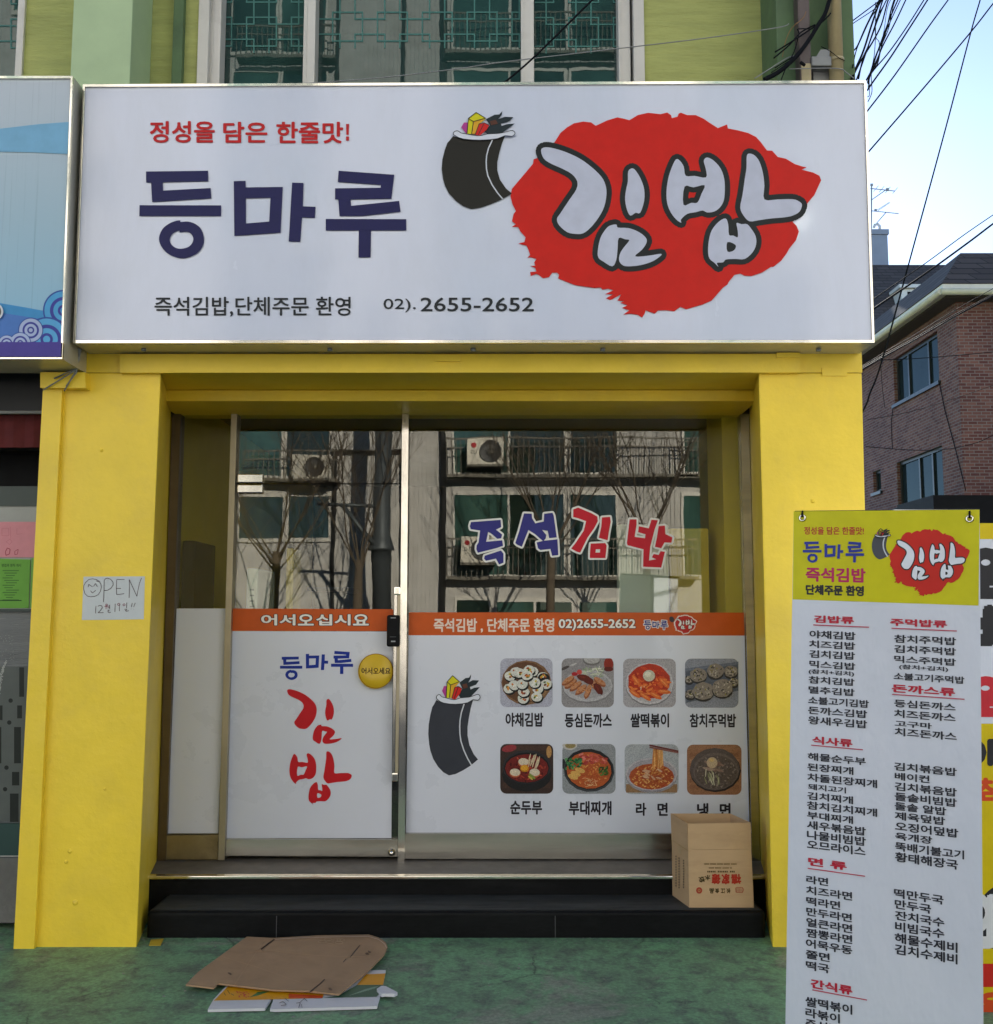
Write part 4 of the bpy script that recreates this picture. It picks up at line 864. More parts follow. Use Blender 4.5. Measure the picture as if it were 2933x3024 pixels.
def pm(A):
    for l in ([(6, 1560), (6, 1582), (26, 1582), (26, 1560), (6, 1560)], [(30, 1555), (32, 1590)], [(50, 1560), (50, 1578), (66, 1576)], [(18, 1600), (30, 1592), (36, 1600), (28, 1608), (18, 1600)]): A.stroke('#c77a86', 2, l, 1.4)
    A.stroke('#a03a48', 2, [(16, 1630), (22, 1618), (30, 1622), (28, 1636), (18, 1640), (16, 1630)], 2.0); A.stroke('#a03a48', 2, [(44, 1628), (54, 1622), (52, 1636), (44, 1638), (44, 1628)], 1.4)
A = poster('#d48d96', [(-120, 1541), (120, 1541), (118, 1646), (-120, 1646)], None, pm); o = A.build('poster', None); tag(o, 'pink hand lettered paper on the neighbouring window, above the green ones', 'poster', 'papers on the neighbouring window')
def gm(A):
    A.text('#2f5a22', 2, '영업과 정직 개시', 5, 1665, 62, 1674, 0.02)
    for k in range(13): A.rect('#3c6a2a', 2, 8 + (k % 3) * 5, 1684 + k * 7.2, 56 - (k % 4) * 6, 1686.2 + k * 7.2)
    A.rect('#254a1c', 2, 0, 1772, 64, 1774.5)
A = poster('#6aa53f', [(-60, 1648), (90, 1652), (85, 1796), (-60, 1796)], None, gm); o = A.build('poster', None); tag(o, 'light green printed notice full of small lines on the neighbouring window', 'poster', 'papers on the neighbouring window')
A = poster('#6fa84a', [(93, 1648), (116, 1648), (114, 1795), (88, 1795)], None, lambda A: None); o = A.build('poster', None); tag(o, 'narrow blank green strip of paper between the green notice and the yellow pillar', 'poster', 'papers on the neighbouring window')

# ------------------------------------------------------------------ hand-written notice on the left pillar
A = Art(vplane(0.0), 0.0012); A.poly(M('thin_white_paper', (0.55, 0.58, 0.57), 0.6, var=0.03), 1, [(247, 1703), (428, 1702), (425, 1828.5), (242, 1831)])
O = crop(0.1105, 230, 1680); pen = '#5a4a4c'
for l in ([(400,265),(300,280),(210,360),(160,450),(155,540),(190,660),(260,730),(350,748),(450,735),(540,690),(600,610),(630,500),(615,400),(570,330),(500,285),(400,265)], [(485,318),(555,345)],
          [(275,488),(290,412),(395,480)], [(420,468),(470,390),(520,478)], [(340,582),(388,645),(480,572)],
          [(685,885),(700,560),(705,310)], [(705,310),(740,262),(800,248),(880,280),(940,350),(945,430),(890,510),(800,570),(700,580)],
          [(1250,280),(1040,285),(1030,500),(1038,688),(1240,662)], [(1035,522),(1155,522)], [(1370,775),(1380,500),(1375,285),(1580,735),(1610,560),(1650,380),(1705,242)],
          [(485,990),(472,1190)], [(535,1000),(580,975),(640,985),(655,1040),(600,1120),(540,1172),(690,1168)], [(1000,930),(990,1150)], [(1110,1130),(1110,950)], [(1430,1020),(1455,910)], [(1495,1020),(1535,905)], [(1422,1068),(1430,1072)], [(1490,1072),(1498,1076)],
          [(795,1105),(840,1100),(800,1150),(850,1175),(880,1155)], [(1245,1080),(1300,1075),(1310,1100),(1265,1110),(1300,1135),(1360,1115)], [(850,960),(848,1070)], [(1310,900),(1300,1050)]):
    A.stroke(pen, 2, l, 1.7, False, O)
for l, cl in ((ringpts(768, 962, 26, 22, 12), True), ([(710,1005),(830,1000)], False), ([(755,1005),(752,1075)], False), ([(790,1040),(845,1035)], False), (ringpts(1095, 950, 34, 30, 12), True), (ringpts(1235, 960, 30, 26, 12), True)):
    A.stroke('#8a4a58', 2, l, 1.7, cl, O)
o = A.build('paper_notice', None); tag(o, 'small white paper reading OPEN with a smiling face, taped on the left yellow pillar', 'notice')

# ------------------------------------------------------------------ menu banner standing at the right
Yl, Yr_ = -1.52, -1.28 - 0.48
q0 = P(2344, 1510, Yl); q1 = P(2893, 1505, Yr_); q2 = P(2322, 3024, Yl)
nb_ = (q1 - q0).cross(q2 - q0).normalized()
if nb_.y > 0: nb_ = -nb_
def ripple(px, py): return 0.005 * math.sin(px / 97.0 + 1.0) + 0.004 * math.sin(py / 230.0 + px / 300.0)
def bplane(px, py, off): return PN(px, py, q0 + nb_ * (off + ripple(px, py)), nb_)
def bpt(px, py, off=0): return bplane(px, py, off)
ban = empty('menu_banner', (bpt(2600, 3300).x, bpt(2600, 3300).y, 0), 'tall white menu banner with yellow head and two columns of dishes', 'banner')
def sheet(nx=28, ny=60, c=None, e=0.0):
    tl, tr, br, bl = (2344, 1510), (2893, 1505), (2908, 3500), (2312, 3500)
    b = MB(); g = []
    for j in range(ny + 1):
        r_ = []
        for i in range(nx + 1):
            u, v = i / nx, j / ny
            px = (tl[0] * (1-u) + tr[0] * u) * (1-v) + (bl[0] * (1-u) + br[0] * u) * v; py = (tl[1] * (1-u) + tr[1] * u) * (1-v) + (bl[1] * (1-u) + br[1] * u) * v
            r_.append(b.bm.verts.new(bpt(px, py, 0)))
        g.append(r_)
    for j in range(ny):
        for i in range(nx): b.bm.faces.new([g[j][i], g[j][i+1], g[j+1][i+1], g[j+1][i]])
    r = bmesh.ops.extrude_face_region(b.bm, geom=list(b.bm.faces)); vs = [v for v in r['geom'] if isinstance(v, bmesh.types.BMVert)]
    bmesh.ops.translate(b.bm, vec=-nb_ * 0.0015, verts=vs)
    return b
sheet().build('sheet', M('white_banner_cloth', (0.62, 0.65, 0.72), 0.35, var=0.03, scale=3, bmp=0.5, bscale=1.6, bd=0.05, stretch=(1, 1, 0.5)), ban)
A = Art(bplane, 0.001); A.maxedge = 22
for i in range(28):
    for j in range(8):
        f_ = lambda u, v: (2344 - 3 * v + u * (549 + 0 * v), 1510 - 5 * u + v * (260 + 23.5 * u))
        A._add([f_(i / 28, j / 8), f_((i + 1) / 28, j / 8), f_((i + 1) / 28, (j + 1) / 8), f_(i / 28, (j + 1) / 8)], [[0, 1, 2, 3]], '#cdc60f', 0.8)
sl_ = lambda y: (y - 1538) * 0.000135
def bt_(c, t, x0, x1, y0, h, bold=0.03, layer=2): A.text(c, layer, t, x0, y0, x1, y0 + h, bold, sl_(y0 + h / 2))
Q5 = crop(0.5102, 2133, 1000); Q8 = crop(0.5735, 2133, 1900)
bt_('#b7332c', '정성을 담은 한줄맛!', 2375, 2551, 1556, 22, 0.02)
art_dmr(A, '#2b3a94', 3, boxmap(ORIG_DMR, (2371, 1599, 2552, 1662)))
bt_('#b8285e', '즉석김밥', 2381, 2555, 1676, 40, 0.034); bt_('#2c2c2c', '단체주문 환영', 2381, 2550, 1727, 28, 0.05)
art_logo(A, 2.5, boxmap(LOGO_BOX, (2627, 1562, 2864, 1761)), '#c6261c', '#dfe3ea', '#2e2a2a', 7)
art_roll(A, 2, boxmap((1304.7, 401.5, 1512.6, 617.4), (2575, 1583, 2628, 1652)), '#4a4d55')
def menu(items, k='#2e3038'):
    for t, x0, x1, y, h in items:
        (X0, Y0), (X1, Y1) = Q8(x0, y), Q8(x1, y + h); bt_(k, t, X0, X1, Y0, Y1 - Y0, 0.028)
def head(t, x0, x1, y, h, ux0, ux1, uy):
    (X0, Y0), (X1, Y1) = Q8(x0, y), Q8(x1, y + h); bt_('#b8283c', t, X0, X1, Y0, Y1 - Y0, 0.04)
    (a, c), (d, _) = Q8(ux0, uy), Q8(ux1, uy); s = sl_(c); A.poly('#b8485a', 3, [(a, c - 1.6), (d, c - 1.6 + s * (d - a)), (d, c + 1.6 + s * (d - a)), (a, c + 1.6)])
r5 = lambda x, y: ((x * 0.5102) / 0.5735, (1000 + y * 0.5102 - 1900) / 0.5735)
def h5(t, x0, x1, y, h, ux0, ux1, uy): a, c = r5(x0, y); d, _ = r5(x1, y); e, f = r5(ux0, uy); g, _ = r5(ux1, uy); head(t, a, d, c, h * .8896, e, g, f)
def m5(t, x0, x1, y, h): a, c = r5(x0, y); d, _ = r5(x1, y); menu([(t, a, d, c, h * .8896)])
h5('김밥류', 533, 760, 1602, 40, 527, 850, 1657); h5('주먹밥류', 975, 1298, 1620, 40, 980, 1358, 1676)
m5('야채김밥', 507, 770, 1688, 44); m5('치즈김밥', 505, 768, 1746, 42); m5('참치주먹밥', 997, 1352, 1714, 44)
menu([('김치김밥', 450, 682, 34, 38), ('믹스김밥', 450, 684, 88, 36), ('(참치+김치)', 446, 678, 132, 26), ('참치김밥', 446, 680, 168, 36), ('멸추김밥', 446, 680, 220, 36), ('소불고기김밥', 444, 754, 272, 38), ('돈까스김밥', 444, 745, 324, 38), ('왕새우김밥', 444, 745, 374, 40)])
menu([('김치주먹밥', 887, 1202, 8, 38), ('믹스주먹밥', 887, 1202, 62, 36), ('(참치+김치)', 912, 1162, 108, 26), ('소불고기주먹밥', 885, 1246, 150, 36)])
head('식사류', 466, 668, 478, 38, 458, 724, 524); head('돈까스류', 876, 1196, 210, 40, 875, 1248, 262)
menu([('등심돈까스', 887, 1200, 288, 38), ('치즈돈까스', 887, 1200, 340, 40), ('고구마', 890, 1078, 396, 30), ('치즈돈까스', 890, 1206, 434, 40)])
menu([('해물순두부', 442, 738, 562, 38), ('된장찌개', 440, 674, 616, 38), ('차돌된장찌개', 440, 796, 668, 40), ('돼지고기', 444, 636, 722, 30), ('김치찌개', 440, 672, 764, 38), ('참치김치찌개', 438, 796, 812, 40), ('부대찌개', 438, 672, 864, 38), ('새우볶음밥', 438, 738, 912, 42), ('나물비빔밥', 438, 738, 962, 44), ('오므라이스', 438, 736, 1012, 44)])
menu([('김치볶음밥', 887, 1206, 612, 40), ('베이컨', 890, 1066, 664, 38), ('김치볶음밥', 890, 1206, 714, 42), ('돌솥비빔밥', 890, 1206, 766, 42), ('돌솥 알밥', 890, 1152, 816, 40), ('제육덮밥', 890, 1146, 866, 40), ('오징어덮밥', 892, 1214, 918, 44), ('육개장', 892, 1080, 972, 38), ('뚝배기불고기', 892, 1244, 1022, 44), ('황태해장국', 892, 1212, 1074, 48)])
head('면 류', 446, 638, 1102, 40, 440, 736, 1158)
menu([('라면', 434, 544, 1194, 40), ('치즈라면', 434, 668, 1248, 42), ('떡라면', 434, 606, 1304, 42), ('만두라면', 434, 666, 1358, 42), ('얼큰라면', 434, 668, 1412, 44), ('짬뽕라면', 434, 668, 1466, 44), ('어묵우동', 432, 668, 1520, 44), ('쫄면', 432, 552, 1578, 42), ('떡국', 432, 550, 1634, 44)])
menu([('떡만두국', 886, 1138, 1262, 46), ('만두국', 890, 1074, 1318, 46), ('잔치국수', 892, 1142, 1376, 46), ('비빔국수', 892, 1142, 1432, 48), ('해물수제비', 890, 1210, 1490, 50), ('김치수제비', 890, 1210, 1548, 50)])
head('간식류', 458, 668, 1728, 44, 464, 746, 1784)
menu([('쌀떡볶이', 430, 668, 1818, 48), ('라볶이', 430, 604, 1876, 46), ('즉석떡볶이', 430, 720, 1932, 50)])
A.build('lettering', ban)
for gx, gy in ((2370, 1529.6), (2863.6, 1532)):
    gr = MB()
    c = bpt(gx, gy, 0.002); u = (bpt(gx + 10, gy, 0.002) - c).normalized(); v = nb_.cross(u)
    gr.use(m_steelb)
    ring = [c + (u * math.cos(t) + v * math.sin(t)) * 0.0085 for t in [2 * math.pi * k / 16 for k in range(17)]]
    gr.tube(ring, 0.0032, 6, False); gr.use(m_black)
    gr.tube([c + v * 0.002 + nb_ * 0.004, c - v * 0.012 * (1 if v.z < 0 else -1) + nb_ * 0.006, c - v * 0.022 * (1 if v.z < 0 else -1)], 0.003, 6)
    gr.build('eyelet', None, ban)
# stand behind the sheet
cc = (bpt(2344, 1512) + bpt(2893, 1507)) / 2 - nb_ * 0.03
b = MB(); b.tube([Vector((cc.x, cc.y, 0.05)), cc], 0.012, 10); b.tube([bpt(2344, 1512) - nb_ * 0.02, bpt(2893, 1507) - nb_ * 0.02], 0.006, 8); b.lathe((cc.x, cc.y, 0), [(0, 0), (.17, 0), (.17, .04), (.05, .06), (0, .06)], 20)
b.build('stand', m_black, ban)

# second banner behind it
Y2 = -0.75
bn2 = empty('sale_banner', (P(3150, 2600, Y2).x, Y2, 0), 'yellow and white banner with huge black and red letters, mostly hidden behind the menu banner', 'banner')
b = MB(); b.pxbox(2862, 1545, 3330, 3000, Y2, Y2 + 0.002); b.build('sheet', M('white_banner_cloth', (0.60, 0.63, 0.70), 0.35), bn2)
A = Art(vplane(Y2 - 0.0004), 0.0006)
A.rect('#d2b90e', 1, 2862, 1545, 3330, 1592); A.rect('#d2b90e', 1, 2862, 2137, 3330, 2990)
A.text('#26262a', 2, '임', 2868, 1622, 3000, 1757, 0.08); A.text('#26262a', 2, '바', 2858, 1786, 2996, 1930, 0.08); A.text('#c22a36', 2, '염', 2868, 2000, 3000, 2108, 0.08)
A.text('#26262a', 2, 'OPEN', 2838, 2186, 3080, 2258, 0.05); A.text('#cf4a22', 2, '참', 2890, 2300, 2955, 2362, 0.05)
A.ell('#26262a', 2, 2968, 2712, 84, 100, n=40); A.text('#d8d8d8', 3, '오', 2868, 2650, 2925, 2790, 0.06); A.text('#d8d8d8', 3, 'ㅏ', 2922, 2650, 2965, 2790, 0.06); A.rect('#c42a20', 2, 2862, 2846, 3330, 2915); A.text('#cf4a22', 2, '음', 2890, 2935, 2975, 3010, 0.06)
A.build('lettering', bn2)
b = MB(); p = P(3100, 1600, Y2); b.tube([(p.x, Y2 + .03, 0.05), (p.x, Y2 + .03, Z(1550, Y2))], 0.012, 8); b.lathe((p.x, Y2 + .03, 0), [(0, 0), (.17, 0), (.17, .04), (.05, .06), (0, .06)], 20); b.build('stand', m_black, bn2)

# ------------------------------------------------------------------ cardboard box on the step
f0 = PZ(2036, 2680.5, zs1 + .002); Yx = f0.y + 0.002
bx = empty('cardboard_box', (f0.x, Yx, zs1), 'open brown carton with upside-down red print, standing on the black step', 'box')
fTL, fTR, fBR, fBL = P(2031.6, 2432, Yx), P(2215.8, 2428.5, Yx), P(2226.6, 2677, Yx), Vector((f0.x, Yx, zs1 + .002))
fBR.z = zs1 + .002
Ybk = Yx + 0.21
bTL, bBL = P(1983, 2404, Ybk), Vector((P(1986, 2639, Ybk).x, Ybk, zs1 + .002)); bTR = P(2157, 2401.5, Ybk); bBR = Vector((P(2175, 2639, Ybk).x, Ybk, zs1 + .002))
bTL.z = bTR.z = (fTL.z + fTR.z) / 2 + 0.004
def wall(a, b_, c, d, name, inward):
    n = (b_ - a).cross(d - a).normalized()
    if n.dot(inward) < 0: n = -n
    q = MB(); q.prism([a, b_, c, d], n * 0.004); return q.build(name, m_card, bx)
def lerp(a, b_, t): return a + (b_ - a) * t
tf = (720 - 280) / (1670 - 280)
fl, fr_ = lerp(fTL, fBL, tf), lerp(fTR, fBR, tf); bl_, br_ = lerp(bTL, bBL, 0.33), lerp(bTR, bBR, 0.33)
inY, inX = Vector((0, 1, 0)), Vector((1, 0, 0))
tilt = Vector((0, -0.006, 0))
wall(fl, fr_, fBR, fBL, 'front_panel', inY); wall(fTL + tilt, fTR + tilt, fr_ + Vector((0, -.001, .001)), fl + Vector((0, -.001, .001)), 'top_flap', inY)
wall(bl_, fl, fBL, bBL, 'side_panel', inX); wall(bTL + Vector((-.004, 0, 0)), fTL + Vector((-.004, 0, 0)), fl + Vector((-.001, 0, .001)), bl_ + Vector((-.001, 0, .001)), 'top_flap', inX)
wall(bBL, bBR, br_, bl_, 'rear_panel', -inY); wall(bl_ + Vector((0, 0, .001)), br_ + Vector((0, 0, .001)), bTR, bTL, 'top_flap', -inY)
wall(br_, fr_, fBR, bBR, 'side_panel', -inX); wall(br_ + Vector((0, 0, .001)), fr_ + Vector((0, 0, .001)), fTR, bTR, 'top_flap', -inX)
A = Art(lambda x, y, o: P(x, y, Yx - .0012 - o), 0.0006); BX = crop(0.1789, 1960, 2380)
def bxt(c, t, x0, y0, x1, y1, bo=0.03, rot=0): A.text(c, 2, t, *BX(x0, y0), *BX(x1, y1), bo, 0, True, rot)
bxt('#a8301f', '禧', 1120, 1130, 1275, 1285, .04, -.05); bxt('#a8301f', '家', 960, 1128, 1085, 1290, .04); bxt('#a8301f', '德', 800, 1130, 935, 1285, .04, .05)
bxt('#3a3018', '水', 680, 1145, 770, 1225, .03, -.15); bxt('#3a3018', '饺', 585, 1170, 675, 1260, .03, -.2)
for x0, ch in ((1035, '长'), (945, '江'), (850, '食'), (760, '品')): bxt('#4a3d1e', ch, x0, 1362, x0 + 68, 1440, .03)
for y, x0, x1, n in ((960, 672, 1225, 34), (1025, 745, 1130, 22), (1088, 720, 1180, 16)):
    for k in range(n):
        xx = x0 + (x1 - x0) * (k + .1) / n
        if k % 7 != 5: A.rect('#6b5830' if y < 1080 else '#4a3d1e', 2, *BX(xx, y - 13 - (4 if y > 1080 else 0)), *BX(xx + (x1 - x0) / n * .62, y + 10))
A.ell('#a8402f', 2, *BX(587, 1395), 9, 9.5); A.ell('#b08350', 3, *BX(587, 1395), 4, 4.5); A.ell('#a8402f', 4, *BX(587, 1395), 2.2)
A.stroke('#a8402f', 2, [BX(*p) for p in ((1190, 1350), (1195, 1425), (1300, 1430), (1325, 1385), (1300, 1345), (1190, 1350))], 1.4)
for k in range(5): A.stroke('#a8402f', 2, [BX(1210 + 22 * k, 1360), BX(1210 + 22 * k, 1418)], 1.1)
A.rect('#c0a468', 1, *BX(402, 288), *BX(1428, 292 + 72)) if False else None
A.build('print', bx)
n_s = Vector((-(fl.y - bl_.y), (fl.x - bl_.x), 0)).normalized()
if n_s.x > 0: n_s = -n_s
A = Art(lambda x, y, o: PN(x, y, fBL + n_s * (0.0012 + o), n_s), 0.0006)
for x0, y0, y1 in ((195, 820, 1330), (245, 850, 1340), (320, 890, 1370)):
    k = y0
    while k < y1: A.rect('#5a4a30', 2, *BX(x0, k), *BX(x0 + 18, k + 26)); k += 44
A.poly('#b79a6e', 1, [BX(235, 655), BX(290, 685), BX(285, 800), BX(235, 770)])
A.stroke('#a8884f', 2, [BX(140, 560), BX(285, 665), BX(400, 740)], 1.5)
A.build('side_print', bx)

# ------------------------------------------------------------------ flattened cartons on the ground
K = crop(0.3472, 540, 2740)
def gpl(z): return lambda px, py, off: PZ(px, py, z + off)
def flat(pts, z, th, name, parent, mat, bev=0.0):
    b = MB(); b.prism([PZ(*K(*p), z) for p in pts], (0, 0, th)); return b.build(name, mat, parent)
wc = empty('flattened_carton', PZ(*K(950, 600), 0), 'flattened white and orange printed carton on the green floor, under the plain brown one', 'carton')
m_wc = M('white_coated_board', (0.62, 0.62, 0.64), 0.5, var=0.04, dirt=(0.35, 0.33, 0.3), dscale=6, damt=0.3)
b = MB(); b.prism([PZ(*K(*p), 0.004) for p in ((212, 718), (262, 630), (450, 430), (1580, 382), (1726, 380), (1690, 560), (1652, 690), (780, 716), (742, 712), (780, 598), (772, 596), (700, 706))], (0, 0, 0.010)); b.build('board', m_wc, wc)
b = MB(); b.prism([PZ(*K(*p), 0.0145) for p in ((1690, 520), (1725, 522), (1826, 575), (1800, 588), (1720, 585), (1690, 590), (1650, 545))], (0.0, 0, 0.012)); b.use(m_wc); b.build('torn_corner', m_wc, wc)
A = Art(gpl(0.0145), 0.0006)
A.poly('#d9960f', 1, [K(*p) for p in ((282, 618), (262, 622), (440, 440), (900, 410), (1200, 560), (1190, 596), (610, 612))])
A.poly('#d9960f', 1, [K(*p) for p in ((1480, 485), (1560, 395), (1724, 388), (1704, 484))])
A.poly('#cc4a1e', 2, [K(*p) for p in ((900, 560), (1190, 575), (1185, 598), (900, 598))], None)
A.poly('#3c5e45', 2, [K(*p) for p in ((1190, 596), (1330, 575), (1480, 486), (1704, 485), (1690, 540), (1650, 585))])
A.poly('#2f6a3a', 2, [K(*p) for p in ((570, 590), (640, 545), (740, 540), (640, 575))])
for k in range(18): A.ell('#c8453c', 3, *K(510 + random.uniform(-50, 50), 565 + random.uniform(-24, 24)), 3.2, 1.4, 0.4, 6)
for k in range(10): A.stroke('#7d9a84', 3, [K(1420 + k * 22, 575 - k * 6), K(1560 + k * 12, 520 - k * 3)], 1.2)
for t_ in ([(820,640),(850,625),(880,650)], [(835,660),(880,655)], [(870,600),(900,625)], [(965,640),(1000,635),(985,680)], [(1000,630),(1035,600),(1060,625)], [(1010,650),(1015,680)], [(350,550),(365,575)], [(380,530),(400,560)], [(410,560),(435,575)]):
    A.stroke('#33373a', 3, [K(*p) for p in t_], 1.5)
A.poly('#caa21c', 1, [K(*p) for p in ((1735, 535), (1805, 568), (1790, 575), (1725, 556))], None) if False else None
A.build('print', wc)
bc = empty('flattened_carton', PZ(*K(850, 350), 0), 'flattened plain brown carton with slots and a rounded end, lying in front of the steps', 'carton')
pts = [(25,495),(130,388),(330,243),(545,86),(770,98),(1150,75),(1580,68),(1670,95),(1725,135),(1742,175),(1712,240),(1590,365),(1330,576),(1060,549),(780,540),(320,487),(298,485),(262,523)]
b = MB(); b.use(m_card2); b.prism([PZ(*K(*p), 0.022) for p in pts], (0, 0, 0.006)); b.build('board', None, bc)
A = Art(gpl(0.0285), 0.0005); dk = '#3a281a'
for l, w_ in (([(775,100),(668,180)], 4.0), ([(1205,440),(1165,478),(1080,548)], 3.6), ([(1505,150),(1425,248)], 3.0), ([(1390,262),(1365,292)], 2.0)): A.stroke(dk, 1, [K(*p) for p in l], w_)
for l in ([(25+305,243),(620,330),(1020,470)], [(700,97),(560,300),(430,500)], [(1430,248),(1600,238)], [(540,210),(760,195),(1130,235),(1600,250)], [(1290,485),(1390,490)]): A.stroke('#b08a62', 1, [K(*p) for p in l], 0.8)
for u, v in ((1185,118),(1235,98),(1310,103),(1345,103),(1250,122),(1330,126)): A.stroke('#b79a78', 2, ringpts(*K(u, v), 12, 3.4, 14), 1.3, True)
for u, v in ((1590,205),(1570,222),(400,388),(1255,520)): A.ell('#5a3d26', 2, *K(u, v), 6, 3, 0.5, 7, 0.3)
A.stroke('#c9b09a', 2, [K(*p) for p in ((785,98),(930,88),(1150,80),(1575,72),(1665,98),(1718,138),(1735,172))], 1.6)
A.build('print', bc)
b = MB(); b.prism([Vector((PZ(x, y, .002).x, PZ(x, y, .002).y, .002)) for x, y in ((440, 2793), (446, 2776), (484, 2773), (474, 2793))], (0, 0, .002))
o = b.build('paper_scrap', M('yellow_scrap', (0.55, 0.38, 0.03), 0.6)); tag(o, 'small yellow printed scrap on the floor at the foot of the left pillar', 'litter')
lit = MB(); rn = random.Random(5)
for k in range(60):
    x, y = rn.uniform(-2.4, 1.6), rn.uniform(-1.2, 0.05); r_ = rn.uniform(.002, .007)
    a = [rn.uniform(0, 6.28) for _ in range(5)]; a.sort(); lit.prism([Vector((x + r_ * math.cos(t), y + r_ * math.sin(t), .0)) for t in a], (0, 0, .0025))
lit2 = MB()
for k in range(220):
    x, y = rn.uniform(-2.2, 1.5), rn.uniform(0.06, 0.128) if rn.random() < .5 else rn.uniform(-1.2, 0.05); r_ = rn.uniform(.0015, .0045)
    a = sorted(rn.uniform(0, 6.28) for _ in range(4)); lit.prism([Vector((x + r_ * math.cos(t), y + r_ * math.sin(t), .0)) for t in a], (0, 0, .002))
lit2.bm.free(); tag(lit.build('grit', m_conc), kind='stuff')

# ------------------------------------------------------------------ brick house across the side street
def PX(px, py, Xc):
    d = ray(px, py); return CAM + d * ((Xc - CAM.x) / d.x)
Yk = 13.3; Xk = P(2827, 1000, Yk).x; ze = Z(867, Yk - .4); zf = Z(838, Yk - .4)
hs = empty('brick_house', (Xk + 4, Yk + 6, 0), 'red brick house with pale roof edge, right of the signboard', 'house')
b = MB()
def wallx(x0, x1, y0, y1, z0, z1): b.box(x0, x1, y0, y1, z0, z1)
W1 = (PX(2640, 1120, Xk), PX(2771, 1050, Xk)); W2 = (PX(2650, 1430, Xk), PX(2785, 1390, Xk)); W3 = (PX(2579, 1420, Xk), PX(2602, 1420, Xk))
z1t = PX(2640, 1060, Xk).z; z1b = PX(2641, 1196, Xk).z; z2t = PX(2649, 1366, Xk).z; z2b = PX(2650, 1506, Xk).z; z3t, z3b = PX(2590, 1388, Xk).z, PX(2590, 1453, Xk).z
Yend = 30.0
# left wall with window openings: piers and spandrels butted end to end
ya, yb_ = sorted((W1[0].y, W1[1].y)); ya2, yb2 = sorted((W2[0].y, W2[1].y)); ya3, yb3 = sorted((W3[0].y, W3[1].y))
T_ = 0.25
def lw_(y0, y1, z0, z1): b.box(Xk, Xk + T_, y0, y1, z0, z1)
lw_(Yk, Yend, z1t, ze); lw_(Yk, ya, z1b, z1t); lw_(yb_, Yend, z1b, z1t); lw_(Yk, Yend, z2t, z1b)
lw_(Yk, ya2, z2b, z2t); lw_(yb2, ya3, z2b, z2t); lw_(yb3, Yend, z3b, z3t); lw_(yb3, Yend, z3t, z2t) if z3t < z2t else None
lw_(ya3, yb3, z3t, z2t) if z3t < z2t else None
lw_(yb3, Yend, z2b, z3b); lw_(ya3, yb3, z2b, z3b); lw_(Yk, Yend, -0.1, z2b)
b.box(Xk + T_, Xk + 11, Yk, Yk + T_, -0.1, ze); b.box(Xk + 10.8, Xk + 11, Yk + T_, Yend, -0.1, ze); b.box(Xk, Xk + 11, Yend, Yend + .2, -0.1, ze)
b.build('wall', m_brick, hs)
m_hglass = teal_glass('dark_house_glass', (0.016, 0.026, 0.03), 0.05)
def hwin(y0, y1, zb, zt_, bars):
    o = MB(); x = Xk + 0.07
    o.box(x, x + .06, y0, y1, zt_ - .06, zt_); o.box(x, x + .06, y0, y1, zb, zb + .06); o.box(x, x + .06, y0, y0 + .06, zb + .06, zt_ - .06); o.box(x, x + .06, y1 - .06, y1, zb + .06, zt_ - .06)
    for q in bars: o.box(x - .005, x + .055, y0 + (y1 - y0) * q - .03, y0 + (y1 - y0) * q + .03, zb + .06, zt_ - .06)
    w_ = o.build('window', M('dark_bronze_frame', (0.02, 0.024, 0.024), 0.4), hs)
    g = MB(); g.box(x + .03, x + .04, y0 + .05, y1 - .05, zb + .05, zt_ - .05); g.build('pane', m_hglass, w_)
    s = MB(); s.box(Xk - .05, Xk + .06, y0 - .06, y1 + .06, zb - .07, zb - .003); s.build('sill', M('dark_bronze_frame', (0.02, 0.024, 0.024), 0.4), w_)
hwin(ya, yb_, z1b, z1t, (.27, .72)); hwin(ya2, yb2, z2b, z2t, (.27, .55)); hwin(ya3, yb3, z3b, z3t, ())
m_fas = M('cream_fascia', (0.74, 0.73, 0.65), 0.5, var=0.06)
b = MB(); b.box(Xk - .4, Xk + 11.4, Yk - .4, Yend + .5, ze + .004, zf, .01); b.build('fascia', m_fas, hs)
b = MB(); zg = ze - .06
for p, q in (((Xk - .46, Yk - .46), (Xk + 11.4, Yk - .46)), ((Xk - .46, Yk - .46), (Xk - .46, Yend + .5))): b.tube([(p[0], p[1], zg + .08), (q[0], q[1], zg + .08)], .055, 10)
b.build('gutter', M('cream_gutter', (0.62, 0.60, 0.5), 0.4), hs)
b = MB(); b.box(Xk - .3, Xk + 11.3, Yk - .3, Yend + .3, ze - .03, ze + .003); b.build('eave', M('dark_eave', (0.06, 0.05, 0.045), 0.8), hs)
zr = Z(750, Yk + .3); e0, e1 = .42, .25
lo = [(Xk - e0, Yk - e0), (Xk + 11 + e0, Yk - e0), (Xk + 11 + e0, Yend + e0), (Xk - e0, Yend + e0)]; hi = [(Xk + e1, Yk + e1), (Xk + 11 - e1, Yk + e1), (Xk + 11 - e1, Yend - e1), (Xk + e1, Yend - e1)]
b = MB(); b.hexa([(x, y, zf + .002) for x, y in lo] + [(x, y, zr) for x, y in hi]); b.build('roof', m_shingle, hs)
b = MB(); b.box(Xk - 1.2, Xk + 9, Yk - 1.5, Yk - .003, Z(1560, Yk - 1.5), Z(1462, Yk - 1.5)); b.box(Xk - 1.2, Xk - .003, Yk, Yk + 7, Z(1560, Yk - 1.5), Z(1470, Yk - 1.5)); b.build('canopy', m_black, hs)
